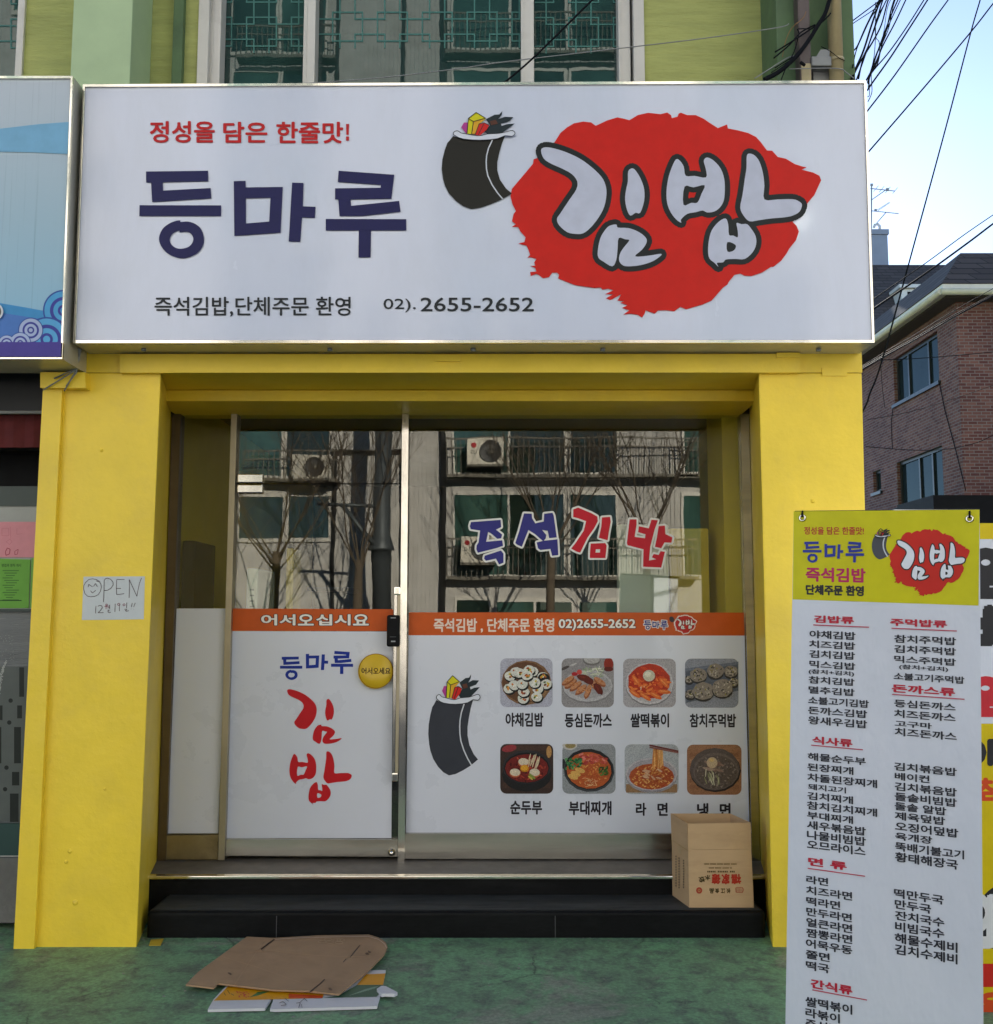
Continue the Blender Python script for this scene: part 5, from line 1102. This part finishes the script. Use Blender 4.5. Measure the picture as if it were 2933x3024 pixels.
# house behind it
Yq = 34.0
h2 = empty('rear_house', (X(2700, 800, Yq), Yq, 0), 'farther house with a dark shingled roof and a small white dormer behind the brick house', 'house')
x0, x1 = X(2400, 900, Yq), X(3100, 900, Yq); zt2 = Z(782, Yq + 1.5); ze2 = Z(1010, Yq)
b = MB(); b.box(x0, x1, Yq, Yq + 8, -0.1, ze2); b.build('wall', m_brick, h2)
b = MB(); b.hexa([(x0 - .3, Yq - .3, ze2 + .003), (x1 + .3, Yq - .3, ze2 + .003), (x1 + .3, Yq + 8.3, ze2 + .003), (x0 - .3, Yq + 8.3, ze2 + .003), (x0 + .5, Yq + 1.5, zt2), (x1 - .5, Yq + 1.5, zt2), (x1 - .5, Yq + 6, zt2), (x0 + .5, Yq + 6, zt2)]); b.build('roof', m_shingle, h2)
b = MB(); a_, c_ = P(2662, 870, Yq - .1), P(2722, 870, Yq - .1); b.box(a_.x, c_.x, Yq - .1, Yq + 1.4, Z(900, Yq), Z(856, Yq)); b.box(a_.x - .12, c_.x + .12, Yq - .25, Yq + 1.4, Z(855, Yq), Z(845, Yq)); b.build('dormer', m_fas, h2)
b = MB(); b.box(lerp(a_, c_, .3).x, lerp(a_, c_, .8).x, Yq - .12, Yq - .101, Z(893, Yq), Z(864, Yq)); b.build('window', m_black, h2)
m_ch = M('grey_render', (0.27, 0.30, 0.35), 0.8, var=0.08, scale=1)
b = MB(); Yc = Yq + 3; b.box(X(2540, 730, Yc), X(2622.5, 730, Yc), Yc, Yc + 2, zt2 - .3, Z(693, Yc)); b.box(X(2535, 730, Yc), X(2626, 730, Yc), Yc - .06, Yc + 2.1, Z(692.5, Yc), Z(678, Yc)); b.build('chimney', m_ch, h2)
b = MB(); g = [P(x, y, Yc + .8) for x, y in ((2598, 680), (2598, 668), (2592, 662), (2584, 664), (2581, 672))]; b.tube(g, .06, 8); b.build('flue', M('pale_flue', (0.5, 0.5, 0.48), 0.4), h2)
# television aerial
Ya = Yq + 4
an = MB(); an.use(m_grey); S_ = crop(0.3061, 2540, 500)
def ap(*l, r=.02): an.tube([P(*S_(*p), Ya) for p in l], r, 5)
ap((108, 940), (112, 145), r=.03); ap((100, 185), (335, 210), r=.022); ap((105, 400), (372, 428), r=.02); ap((105, 300), (262, 190)); ap((160, 520), (248, 418)); ap((165, 392), (280, 320), (288, 322), (172, 400), r=.012)
for x in (150, 205, 265, 335): ap((x - 20, 205 + (x - 150) * .1 + 10), (x + 28, 180 + (x - 150) * .1 - 22), r=.012)
for p, r_ in (((265, 195), .06), ((150, 395), .05), ((112, 150), .05)):
    c = P(*S_(*p), Ya); an.box(c.x - r_, c.x + r_, Ya - .03, Ya + .03, c.z - r_, c.z + r_)
solo(an, 'television_aerial', None, 'thin television aerial with two sets of rods against the bright sky', 'aerial')

# ------------------------------------------------------------------ pipes and wiring on the upper right corner
U = crop(0.3572, 2300, 0)
b = MB(); b.use(m_pipe_a); b.box(X(2358, 120, -.07), X(2394, 120, -.07), -.075, -.004, zU, 8.8, .008); b.use(m_pipe_b); b.box(X(2366, 215, -.07), X(2394, 215, -.07), -.078, -.076, zU, Z(190, -.07)); solo(b, 'downpipe', None, 'dull purple brown square pipe at the upper right corner', 'pipe')
b = MB(); b.use(m_pipe_b); xc = X(2467, 120, -.06); b.tube([(xc, -.06, zU), (xc, -.06, 8.8)], .0335, 14); b.tube([(xc, -.06, Z(185, -.06)), (xc, -.06, Z(176, -.06))], .038, 14); b.tube([(xc, -.06, zU), (xc, -.06, zU + .06)], .036, 14); solo(b, 'downpipe', None, 'round beige drainpipe on the upper right corner, nearest the open sky', 'pipe')
b = MB(); b.use(m_grey); b.box(X(2394, 180, -.07), X(2452, 180, -.07), -.09, -.003, Z(200, -.07), Z(172, -.07), .005); b.prism([P(x, y, -.08) for x, y in ((2408, 171), (2424, 146), (2450, 146), (2450, 171))], (0, .075, 0)); b.box(X(2400, 220, -.02), X(2446, 220, -.02), -.03, -.003, zU, Z(206, -.02)); solo(b, 'pipe_bracket', None, 'grey metal bracket between the two pipes on the upper right corner', 'bracket')
NC_ = [0]
def cable(pts, Y0, Y1, w_, T=None, label='black wire strung from the building corner up across the sky', group='wires strung across the sky', sm=True, mat=None):
    if T: pts = [T(*p) for p in pts]
    n = len(pts); P3 = []
    tot = [0]
    for i in range(1, n): tot.append(tot[-1] + math.hypot(pts[i][0] - pts[i-1][0], pts[i][1] - pts[i-1][1]))
    for i, (x, y) in enumerate(pts): P3.append(P(x, y, Y0 + (Y1 - Y0) * tot[i] / tot[-1]))
    out = []
    for i in range(n - 1):
        p0, p1, p2, p3 = P3[max(i-1, 0)], P3[i], P3[i+1], P3[min(i+2, n-1)]
        for j in range(6):
            t = j / 6; out.append(0.5 * (2*p1 + (p2-p0)*t + (2*p0-5*p1+4*p2-p3)*t*t + (3*p1-p0-3*p2+p3)*t**3))
    out.append(P3[-1]); d = 4.7 + (Y0 + Y1) / 2
    b = MB(); b.tube(out, max(.0018, w_ / 2 / F * d), 6); return solo(b, 'wire', mat or m_cable, label, 'wire', group)
SK = 'wires strung across the sky'; BN = 'bundle of wires at the building corner'; FA = 'wires crossing the facade'; LO = 'wires in front of the brick house'
# long wires over the sky
cable([(1700, -150), (1665, 0), (1590, 260), (1380, 1060), (1135, 1960), (860, 2960), (755, 3250), (690, 3410), (300, 4100)], 3, 1.2, 5, U, 'single steep wire running down the sky in front of the brick house', SK)
cable([(1900, -120), (1772, 30), (1600, 250), (1230, 690), (740, 1258), (690, 1316)], 0.6, -0.1, 4.6, U, 'long slanting wire crossing the steep one high in the sky', SK)
cable([(1470, -100), (1400, 0), (1240, 220), (960, 620), (735, 915), (700, 960)], 0.6, -0.1, 4.4, U, 'slanting wire lowest but one to meet the signboard edge', SK)
cable([(1300, -120), (1230, 0), (1050, 280), (920, 480), (770, 690), (735, 745)], 0.6, -0.1, 5.0, U, 'left of the parallel pair slanting to the signboard corner', SK)
cable([(1280, -120), (1200, 0), (1080, 190), (920, 420), (770, 600), (738, 690)], 0.6, -0.1, 4.0, U, 'thinner companion wire just above the parallel pair', SK)
bl = 'dark wire in the dense bundle fanning down to the signboard corner'
for l, w_ in (([(1110, -120), (1050, 0), (960, 190), (865, 370), (800, 520), (720, 670)], 4.5), ([(1040, -100), (985, 0), (900, 200), (820, 420), (760, 600), (725, 660)], 4.5), ([(1060, -110), (1005, 0), (880, 280), (830, 470), (790, 560), (740, 660)], 3.4),
              ([(890, -110), (840, 0), (770, 200), (700, 420), (630, 580), (600, 660)], 6.5), ([(905, -110), (860, 0), (800, 200), (720, 440), (650, 640), (630, 690)], 5), ([(950, -100), (890, 0), (820, 160), (740, 380), (640, 580), (610, 650)], 4), ([(880, -110), (830, 0), (720, 220), (650, 380), (600, 440), (560, 520), (560, 590), (625, 650)], 4.5),
              ([(940, -90), (880, 20), (800, 180), (800, 300), (790, 450), (770, 560), (765, 640), (770, 760), (738, 840)], 2.6), ([(960, -100), (905, 0), (850, 200), (780, 340), (700, 480), (660, 650)], 5), ([(1000, -90), (950, 40), (910, 230), (850, 380), (820, 520), (760, 620), (740, 720)], 3.0),
              ([(880, -60), (820, 60), (760, 150), (690, 300), (640, 420), (610, 560)], 3.6), ([(990, -100), (935, 60), (880, 280), (800, 470), (735, 680)], 5.2), ([(800, 20), (800, 200), (805, 310), (830, 350), (830, 450), (780, 560)], 2.4), ([(960, -60), (900, 60), (860, 300), (770, 560), (750, 650), (750, 780), (735, 800)], 2.2)):
    cable(l, 0.5, -0.02, w_, U, bl, BN)
# wires over the facade
cable([(860, -20), (820, 15), (620, 165), (430, 310), (240, 405), (100, 480), (-30, 560)], 0.4, -0.16, 4, U, 'twin wire sagging from the sky bundle across the beige pipe', FA)
cable([(850, 0), (790, 75), (620, 190), (440, 320), (260, 400), (60, 520), (-60, 600)], 0.42, -0.15, 3, U, 'lower twin wire sagging from the sky bundle across the beige pipe', FA)
cable([(440, -60), (420, 0), (380, 120), (330, 200), (250, 330), (150, 460), (20, 580), (-120, 660)], -0.1, -0.17, 14, U, 'thick black cable curving down across the brown pipe', FA)
cable([(430, 110), (360, 180), (250, 250), (130, 330), (-30, 430)], -0.11, -0.15, 5, U, 'black cable branching left from the thick one toward the olive wall', FA)
cable([(300, 205), (180, 270), (90, 370), (-40, 480)], -0.1, -0.16, 5, U, 'upper black cable looping left over the side of the right pilaster', FA)
cable([(270, 240), (160, 240), (165, 275), (130, 420), (60, 560), (20, 660)], -0.1, -0.16, 3.6, U, 'thin black loop falling straight to the top of the signboard', FA)
cable([(225, 95), (200, 150), (110, 230), (60, 330), (30, 470)], -0.1, -0.14, 1.8, U, 'thin rust coloured wire looping beside the brown pipe', FA, mat=M('rusty_wire', (0.25, 0.13, 0.04), 0.7))
cable([(90, 570), (260, 566), (430, 564), (520, 572), (560, 600), (625, 650)], -0.12, -0.1, 3.2, U, 'grey wire running level past the bracket and both pipes', FA, mat=m_grey)
cable([(350, 385), (420, 420), (500, 480), (545, 500)], -0.12, -0.1, 2.4, U, 'short thin wire crossing the beige pipe under the bracket', FA)
cable([(180, 515), (215, 540)], -0.13, -0.12, 10, U, 'stubby black connector hanging beside the brown pipe', FA)
cable([(-200, 650), (-60, 560), (70, 480), (150, 455)], -0.15, -0.1, 3.5, U, 'pale grey wire rising from the signboard to the brown pipe', FA, mat=m_grey)
cable([(860, 250), (1130, 229), (1360, 202), (1488, 183), (1820, 144), (2080, 113), (2294, 82), (2330, 70)], -0.12, -0.12, 3.2, None, 'thin pale wire drawn slantwise across the upper window', FA, mat=m_grey)
cable([(1480, 252), (1576, 170), (1749, 0), (1830, -80)], -0.16, -0.3, 6, None, 'straight black cable slanting up across the upper window', FA)
# wires in front of the brick house
V = crop(0.3061, 2540, 500)
cable([(1420, 350), (1284, 440), (1000, 635), (640, 900), (140, 1245), (60, 1302), (-600, 1780)], 2.5, 1.0, 3.4, V, 'slim upper wire of the slanting pair over the dark roofs', LO)
cable([(1420, 430), (1284, 525), (1080, 680), (800, 885), (560, 1055), (140, 1340), (60, 1397), (-600, 1870)], 2.5, 1.0, 6.5, V, 'thick lower cable of the slanting pair over the dark roofs', LO)
for (yr, yl, w_, q) in ((1150, 1900, 2.4, 'thin top wire of the bundle'), (1205, 1915, 3.4, 'second wire of the bundle'), (1225, 1930, 4.2, 'thickest wire of the bundle'), (1215, 1940, 2.6, 'lowest wire of the bundle')):
    cable([(1400, yr - 70), (1284, yr), (900, yr + (yl - yr) * .29), (560, yr + (yl - yr) * .57), (300, yr + (yl - yr) * .77), (20, yl), (-60, yl + 48), (-690, yl + 425)], 3.0, 1.2, w_, V, q + ' slanting under the pale roof edge', LO)
cable([(1400, 1740), (1284, 1762), (760, 1810), (450, 1830), (200, 1840), (-40, 1850)], 5, 3, 2.6, V, 'nearly level wire crossing the upper window of the brick house', LO)
cable([(205, 1740), (200, 1850), (215, 2100), (240, 2300)], 5, 5, 1.6, V, 'thin wire dangling down the shaded brick wall', LO)
r5c = crop(0.5102, 2133, 1000)
def wallwire(pts, w_, lb):
    b = MB(); b.tube([PX(*r5c(*p), Xk - .02) for p in pts], w_ / 2 / F * 20, 5); solo(b, 'wire', m_cable, lb, 'wire', LO)
wallwire([(1255, 250), (1290, 420), (1350, 640), (1410, 880)], 2.6, 'black wire stapled slantwise down the brick wall right of the windows')
wallwire([(990, 385), (978, 490), (985, 640)], 2.4, 'short wire hanging under the upper brick house window')
cable([(1568, 270), (1380, 335), (1100, 420), (840, 470)], 6, 5, 1.8, r5c, 'faint wire sagging across the middle of the brick wall', LO)
cable([(1600, 540), (1480, 600), (1300, 640), (1100, 645), (830, 625)], 6, 5, 2.2, r5c, 'low sagging wire above the lower brick house window', LO)

# ------------------------------------------------------------------ across the road, behind the viewer: what the shop glass mirrors
YO = -20.0
def RP(px, py, Yr=YO):
    p = P(px, py, 2 * Yg - Yr); return Vector((p.x, Yr, p.z))
m_oc = M('pale_ribbed_concrete', (0.46, 0.44, 0.41), 0.85, var=0.14, scale=3, bmp=0.2, bscale=30, dirt=(0.30, 0.27, 0.22), dscale=1.0, damt=0.5)
m_ow = M('far_window_frame', (0.55, 0.52, 0.46), 0.5)
m_rail = M('rail_steel', (0.16, 0.145, 0.12), 0.6, 0.2, spec=0.2)
op = empty('apartment_building', (0, YO - 5, 0), 'pale concrete apartment block across the road, mirrored in the shop glass', 'building')
rows = [0, -303, -606, -909, -1212, -1515]
bays = [(703, 1461, 838, 1595), (846, 1458, 979, 1595), (1337, 1455, 1672, 1600), (1676, 1455, 1830, 1600), (2010, 1460, 2350, 1600), (80, 1460, 420, 1600), (-420, 1460, -120, 1600), (2620, 1460, 2960, 1600)]
wins = []
for dy in rows:
    for (x0, y0, x1, y1) in bays:
        y1 = 1704 if 1300 < x0 < 1900 or x0 > 2000 else (1715 if dy < 0 and 600 < x0 < 1000 else y1)
        a, c = RP(x0, y0 + dy), RP(x1, y1 + dy); wins.append((a.x, c.x, c.z, a.z))
    if dy == 0:
        for (x0, y0, x1, y1) in ((1343, 1766, 1453, 1860), (1463, 1770, 1692, 1860), (1702, 1770, 1830, 1860)):
            a, c = RP(x0, y0), RP(x1, y1); wins.append((a.x, c.x, c.z, a.z))
b = MB(); zroof = 18.6
b.box(-30, 30, YO - 10, YO, -0.1, zroof)
for k in range(300):                                   # vertical ribs on the solid piers
    x = -16 + k * 0.11
    if any(a - .15 < x < c + .15 for a, c, _, _ in wins): continue
    b.box(x, x + .05, YO + .001, YO + .02, 0.2, zroof - .2)
b.build('wall', m_oc, op)
for a, c, z0, z1_ in wins:
    f = MB(); f.box(a, c, YO + .001, YO + .05, z1_ - .06, z1_ + .04); f.box(a, c, YO + .001, YO + .06, z0 - .05, z0 + .05); f.box(a, a + .06, YO + .001, YO + .05, z0 + .05, z1_ - .06); f.box(c - .06, c, YO + .001, YO + .05, z0 + .05, z1_ - .06)
    if c - a > 1.6: f.box(a + (c - a) * .5 - .03, a + (c - a) * .5 + .03, YO + .001, YO + .045, z0 + .05, z1_ - .06)
    o = f.build('window', m_ow, op); g = MB(); mid = a + (c - a) * (.5 if c - a > 1.6 else random.choice((0.04, .96)))
    g.use(m_farglass); g.box(a + .06, mid, YO + .001, YO + .02, z0 + .05, z1_ - .06); g.use(m_fardark); g.box(mid + .001, c - .06, YO + .001, YO + .02, z0 + .05, z1_ - .06); g.build('pane', None, o)
def railing(x0, x1, y0, y1, dy, Yr=YO + .45):
    a, c = RP(x0, y0 + dy, Yr), RP(x1, y1 + dy, Yr); q = MB()
    q.box(a.x, c.x, Yr - .02, Yr + .02, a.z - .04, a.z); q.box(a.x, c.x, Yr - .015, Yr + .015, a.z - .26, a.z - .23); q.box(a.x, c.x, Yr - .02, Yr + .02, c.z, c.z + .05); q.box(a.x, c.x, YO + .06, Yr + .02, c.z - .03, c.z - .001)
    n = int((c.x - a.x) / .13)
    for k in range(n + 1): x = a.x + (c.x - a.x) * k / n; q.box(x - .009, x + .009, Yr - .009, Yr + .009, c.z + .05, a.z - .04)
    q.build('balcony_railing', m_rail, op)
for dy in rows:
    railing(1318, 2062, 1290, 1405, dy); railing(717, 1002, 1328, 1418, dy)
railing(1318, 2062, 1590, 1708, 0); railing(2000, 2400, 1300, 1408, 0)
for (x, w_) in ((1309, .16), (1188, .09), (990, .1)):
    a = RP(x, 1500); b = MB(); b.tube([(a.x, YO + .12, 0), (a.x, YO + .12, zroof)], w_ / 2, 10); b.build('drainpipe', M('dark_drainpipe', (0.03, 0.03, 0.03), 0.5), op)
b = MB(); a = RP(985, 1278); c = RP(1190, 1332)
b.box(-30, 30, YO + .001, YO + .08, a.z - .1, a.z + .02) if False else b.box(a.x, c.x, YO + .021, YO + .3, c.z, a.z); b.build('meter_box', m_oc, op)
AG = 'outdoor units on the block across the road'
def ac(x0, y0, x1, y1, label, mark=None, Yr=YO + .75):
    a, c = RP(x0, y0, Yr), RP(x1, y1, Yr); q = MB(); m_ac = M('cream_casing', (0.62, 0.57, 0.47), 0.45, var=0.05); q.use(m_ac); q.box(a.x, c.x, Yr - .32, Yr, c.z, a.z, .02)
    H_ = a.z - c.z; cx_ = c.x - (c.x - a.x) * .36; cz = (a.z + c.z) / 2
    t = empty('air_conditioner', (cx_, Yr, c.z), label, 'air conditioner', AG); q.build('casing', None, t)
    q = MB(); pr = [(0, .004), (H_ * .40, .004), (H_ * .42, .018), (H_ * .40, .022), (H_ * .37, .012), (0, .012)]
    rings = MB(); rings.lathe((cx_, Yr, cz), [(r_, -h_) for r_, h_ in pr], 24, 'Y'); rings.build('fan_grille', M('dark_grille', (0.03, 0.03, 0.03), 0.5), t)
    hb = MB(); hb.lathe((cx_, Yr, cz), [(0, -.013), (H_ * .09, -.013), (H_ * .09, -.03), (0, -.03)], 12, 'Y')
    for k in range(10):
        th = math.pi * k / 10; u = Vector((math.cos(th), 0, math.sin(th))) * H_ * .4; hb.tube([Vector((cx_, Yr + .024, cz)) - u, Vector((cx_, Yr + .024, cz)) + u], .006, 4)
    hb.build('fan_guard', m_rail, t)
    if mark:
        A = Art(lambda x, z, o: Vector((x, Yr + .003 + o, z)), 0.002)
        A.ell('#a8242c', 1, a.x + (c.x - a.x) * .19, a.z - H_ * .24, H_ * .1)
        vs, fs, bb = textmesh('LG'); s_ = H_ * .14 / (bb[3] - bb[1]); x_ = a.x + (c.x - a.x) * .19
        A._add([(x_ + ((bb[0] + bb[2]) / 2 - vx) * s_, a.z - H_ * .55 + vy * s_) for vx, vy in vs], fs, '#3a3a3a', 1)
        A.build('marking', t)
    bk = MB(); bk.box(a.x, c.x, YO + .1, Yr, c.z - .05, c.z - .004); bk.build('shelf', m_rail, t)
ac(1382, 1292, 1490, 1369, 'cream outdoor unit with a round fan, mirrored high in the display window', True)
ac(1361, 1584, 1462, 1663, 'cream outdoor unit with a red mark, mirrored behind the first vinyl letter', True)
ac(862, 1342, 968, 1412, 'cream outdoor unit mirrored in the transom above the glass door')
for i, dy in enumerate((-303, -606)):
    ac(1450, 1292 + dy, 1558, 1369 + dy, 'cream outdoor unit on the %s floor, mirrored in the upper window' % ('third', 'fourth')[i]); ac(900, 1342 + dy, 1006, 1412 + dy, 'cream outdoor unit on the %s floor behind the left pane' % ('third', 'fourth')[i])

# bare street trees on the far pavement
m_bark = M('dark_bark', (0.10, 0.075, 0.05), 0.9, var=0.3, scale=10, bmp=0.5, bscale=30)
def tree(px, Yr, htr, H, seed, label, spread=0.5):
    rn = random.Random(seed); x = RP(px, 1700, Yr).x; t = empty('bare_tree', (x, Yr, 0), label, 'tree', 'bare trees on the far pavement')
    q = MB(); q.tube([(x, Yr, -.05), (x + .02, Yr, htr * .5), (x + .05, Yr, htr)], [.12, .10, .085], 9); q.build('trunk', m_bark, t)
    cr = MB(); cnt = [0]
    def br(p, d, ln, r_, lvl):
        pts = [p]; dd = d.copy(); n = 4
        for k in range(n):
            dd = (dd + Vector((rn.uniform(-.16, .16), rn.uniform(-.16, .16), rn.uniform(-.02, .14)))).normalized(); pts.append(pts[-1] + dd * ln / n)
        cr.tube(pts, [r_ * (1 - .17 * k) for k in range(n + 1)], 5 if lvl < 2 else 3, False); cnt[0] += 1
        if lvl >= 3: return
        for k in range((5, 4, 3)[lvl]):
            s_ = rn.uniform(.25, 1.0); i = min(int(s_ * n), n - 1); q0_ = pts[i].lerp(pts[i + 1], s_ * n - i)
            nd = (dd + Vector((rn.uniform(-1, 1), rn.uniform(-1, 1), rn.uniform(-.2, .7))) * (.75, .8, .9)[lvl]).normalized()
            br(q0_, nd, ln * rn.uniform(.45, .7), r_ * .45, lvl + 1)
    for k in range(9):
        an_ = 2 * math.pi * k / 9 + rn.uniform(-.2, .2); d = Vector((math.cos(an_) * spread, math.sin(an_) * spread, rn.uniform(.5, 1.3))).normalized()
        br(Vector((x + .05, Yr, htr - rn.uniform(0, .5))), d, (H - htr) * rn.uniform(.55, .95), .022, 0)
    cr.build('crown', m_bark, t)
tree(808, -16.2, 2.9, 6.6, 11, 'bare tree with wide low twigs, mirrored at the left of the glass door', .8)
tree(1052, -16.5, 2.7, 7.2, 12, 'bare upright tree mirrored at the right of the glass door', .4)
tree(1622, -16.0, 3.3, 7.6, 13, 'bare tree with a thick trunk mirrored under the vinyl letters', .7)
tree(1905, -16.4, 3.4, 8.0, 14, 'bare tree mirrored at the right of the display window', .7)
tree(-200, -16.3, 3.0, 7.2, 15, 'bare tree mirrored in the neighbouring window', .8)
# steel column with a bracket on the far pavement
pc = RP(1126, 1700, -16.8); q = MB(); q.use(M('dark_grey_column', (0.07, 0.08, 0.085), 0.5, 0.3))
t = empty('street_column', (pc.x, -16.8, 0), 'dark grey steel column with a flared collar, mirrored in the glass door', 'column')
zc = RP(1126, 1622, -16.8).z
q.lathe((pc.x, -16.8, 0), [(0, 0), (.22, 0), (.21, zc - .3), (.23, zc - .28), (.23, zc - .05), (.30, zc - .04), (.30, zc), (.23, zc + .25), (.2, zc + .3), (.19, zc + 5), (0, zc + 5)], 18); q.build('shaft', None, t)
q = MB(); e1_ = RP(1110, 1612, -16.6); e2_ = RP(1008, 1490, -16.6); e3_ = RP(940, 1487, -16.6); e4_ = RP(1120, 1497, -16.6)
q.tube([e1_, e2_], .05, 8); q.tube([e3_, e4_], .04, 8); q.build('bracket_arm', M('dark_grey_column', (0.07, 0.08, 0.085), 0.5, 0.3), t)
# pole at the alley corner, out of frame, that the wires run to
t = empty('utility_pole', (3.6, -0.6, 0), 'grey concrete utility pole at the corner, just outside the right edge', 'pole'); q = MB()
q.tube([(3.6, -0.6, -.1), (3.6, -0.6, 9.5)], [.17, .11], 14); q.build('shaft', m_conc, t)
q = MB(); q.lathe((3.35, -1.0, 6.6), [(0, 0), (.26, 0), (.28, .06), (.28, .8), (.22, .9), (0, .9)], 16); q.box(2.7, 4.5, -.66, -.54, 7.9, 8.0); q.build('transformer', m_grey, t)
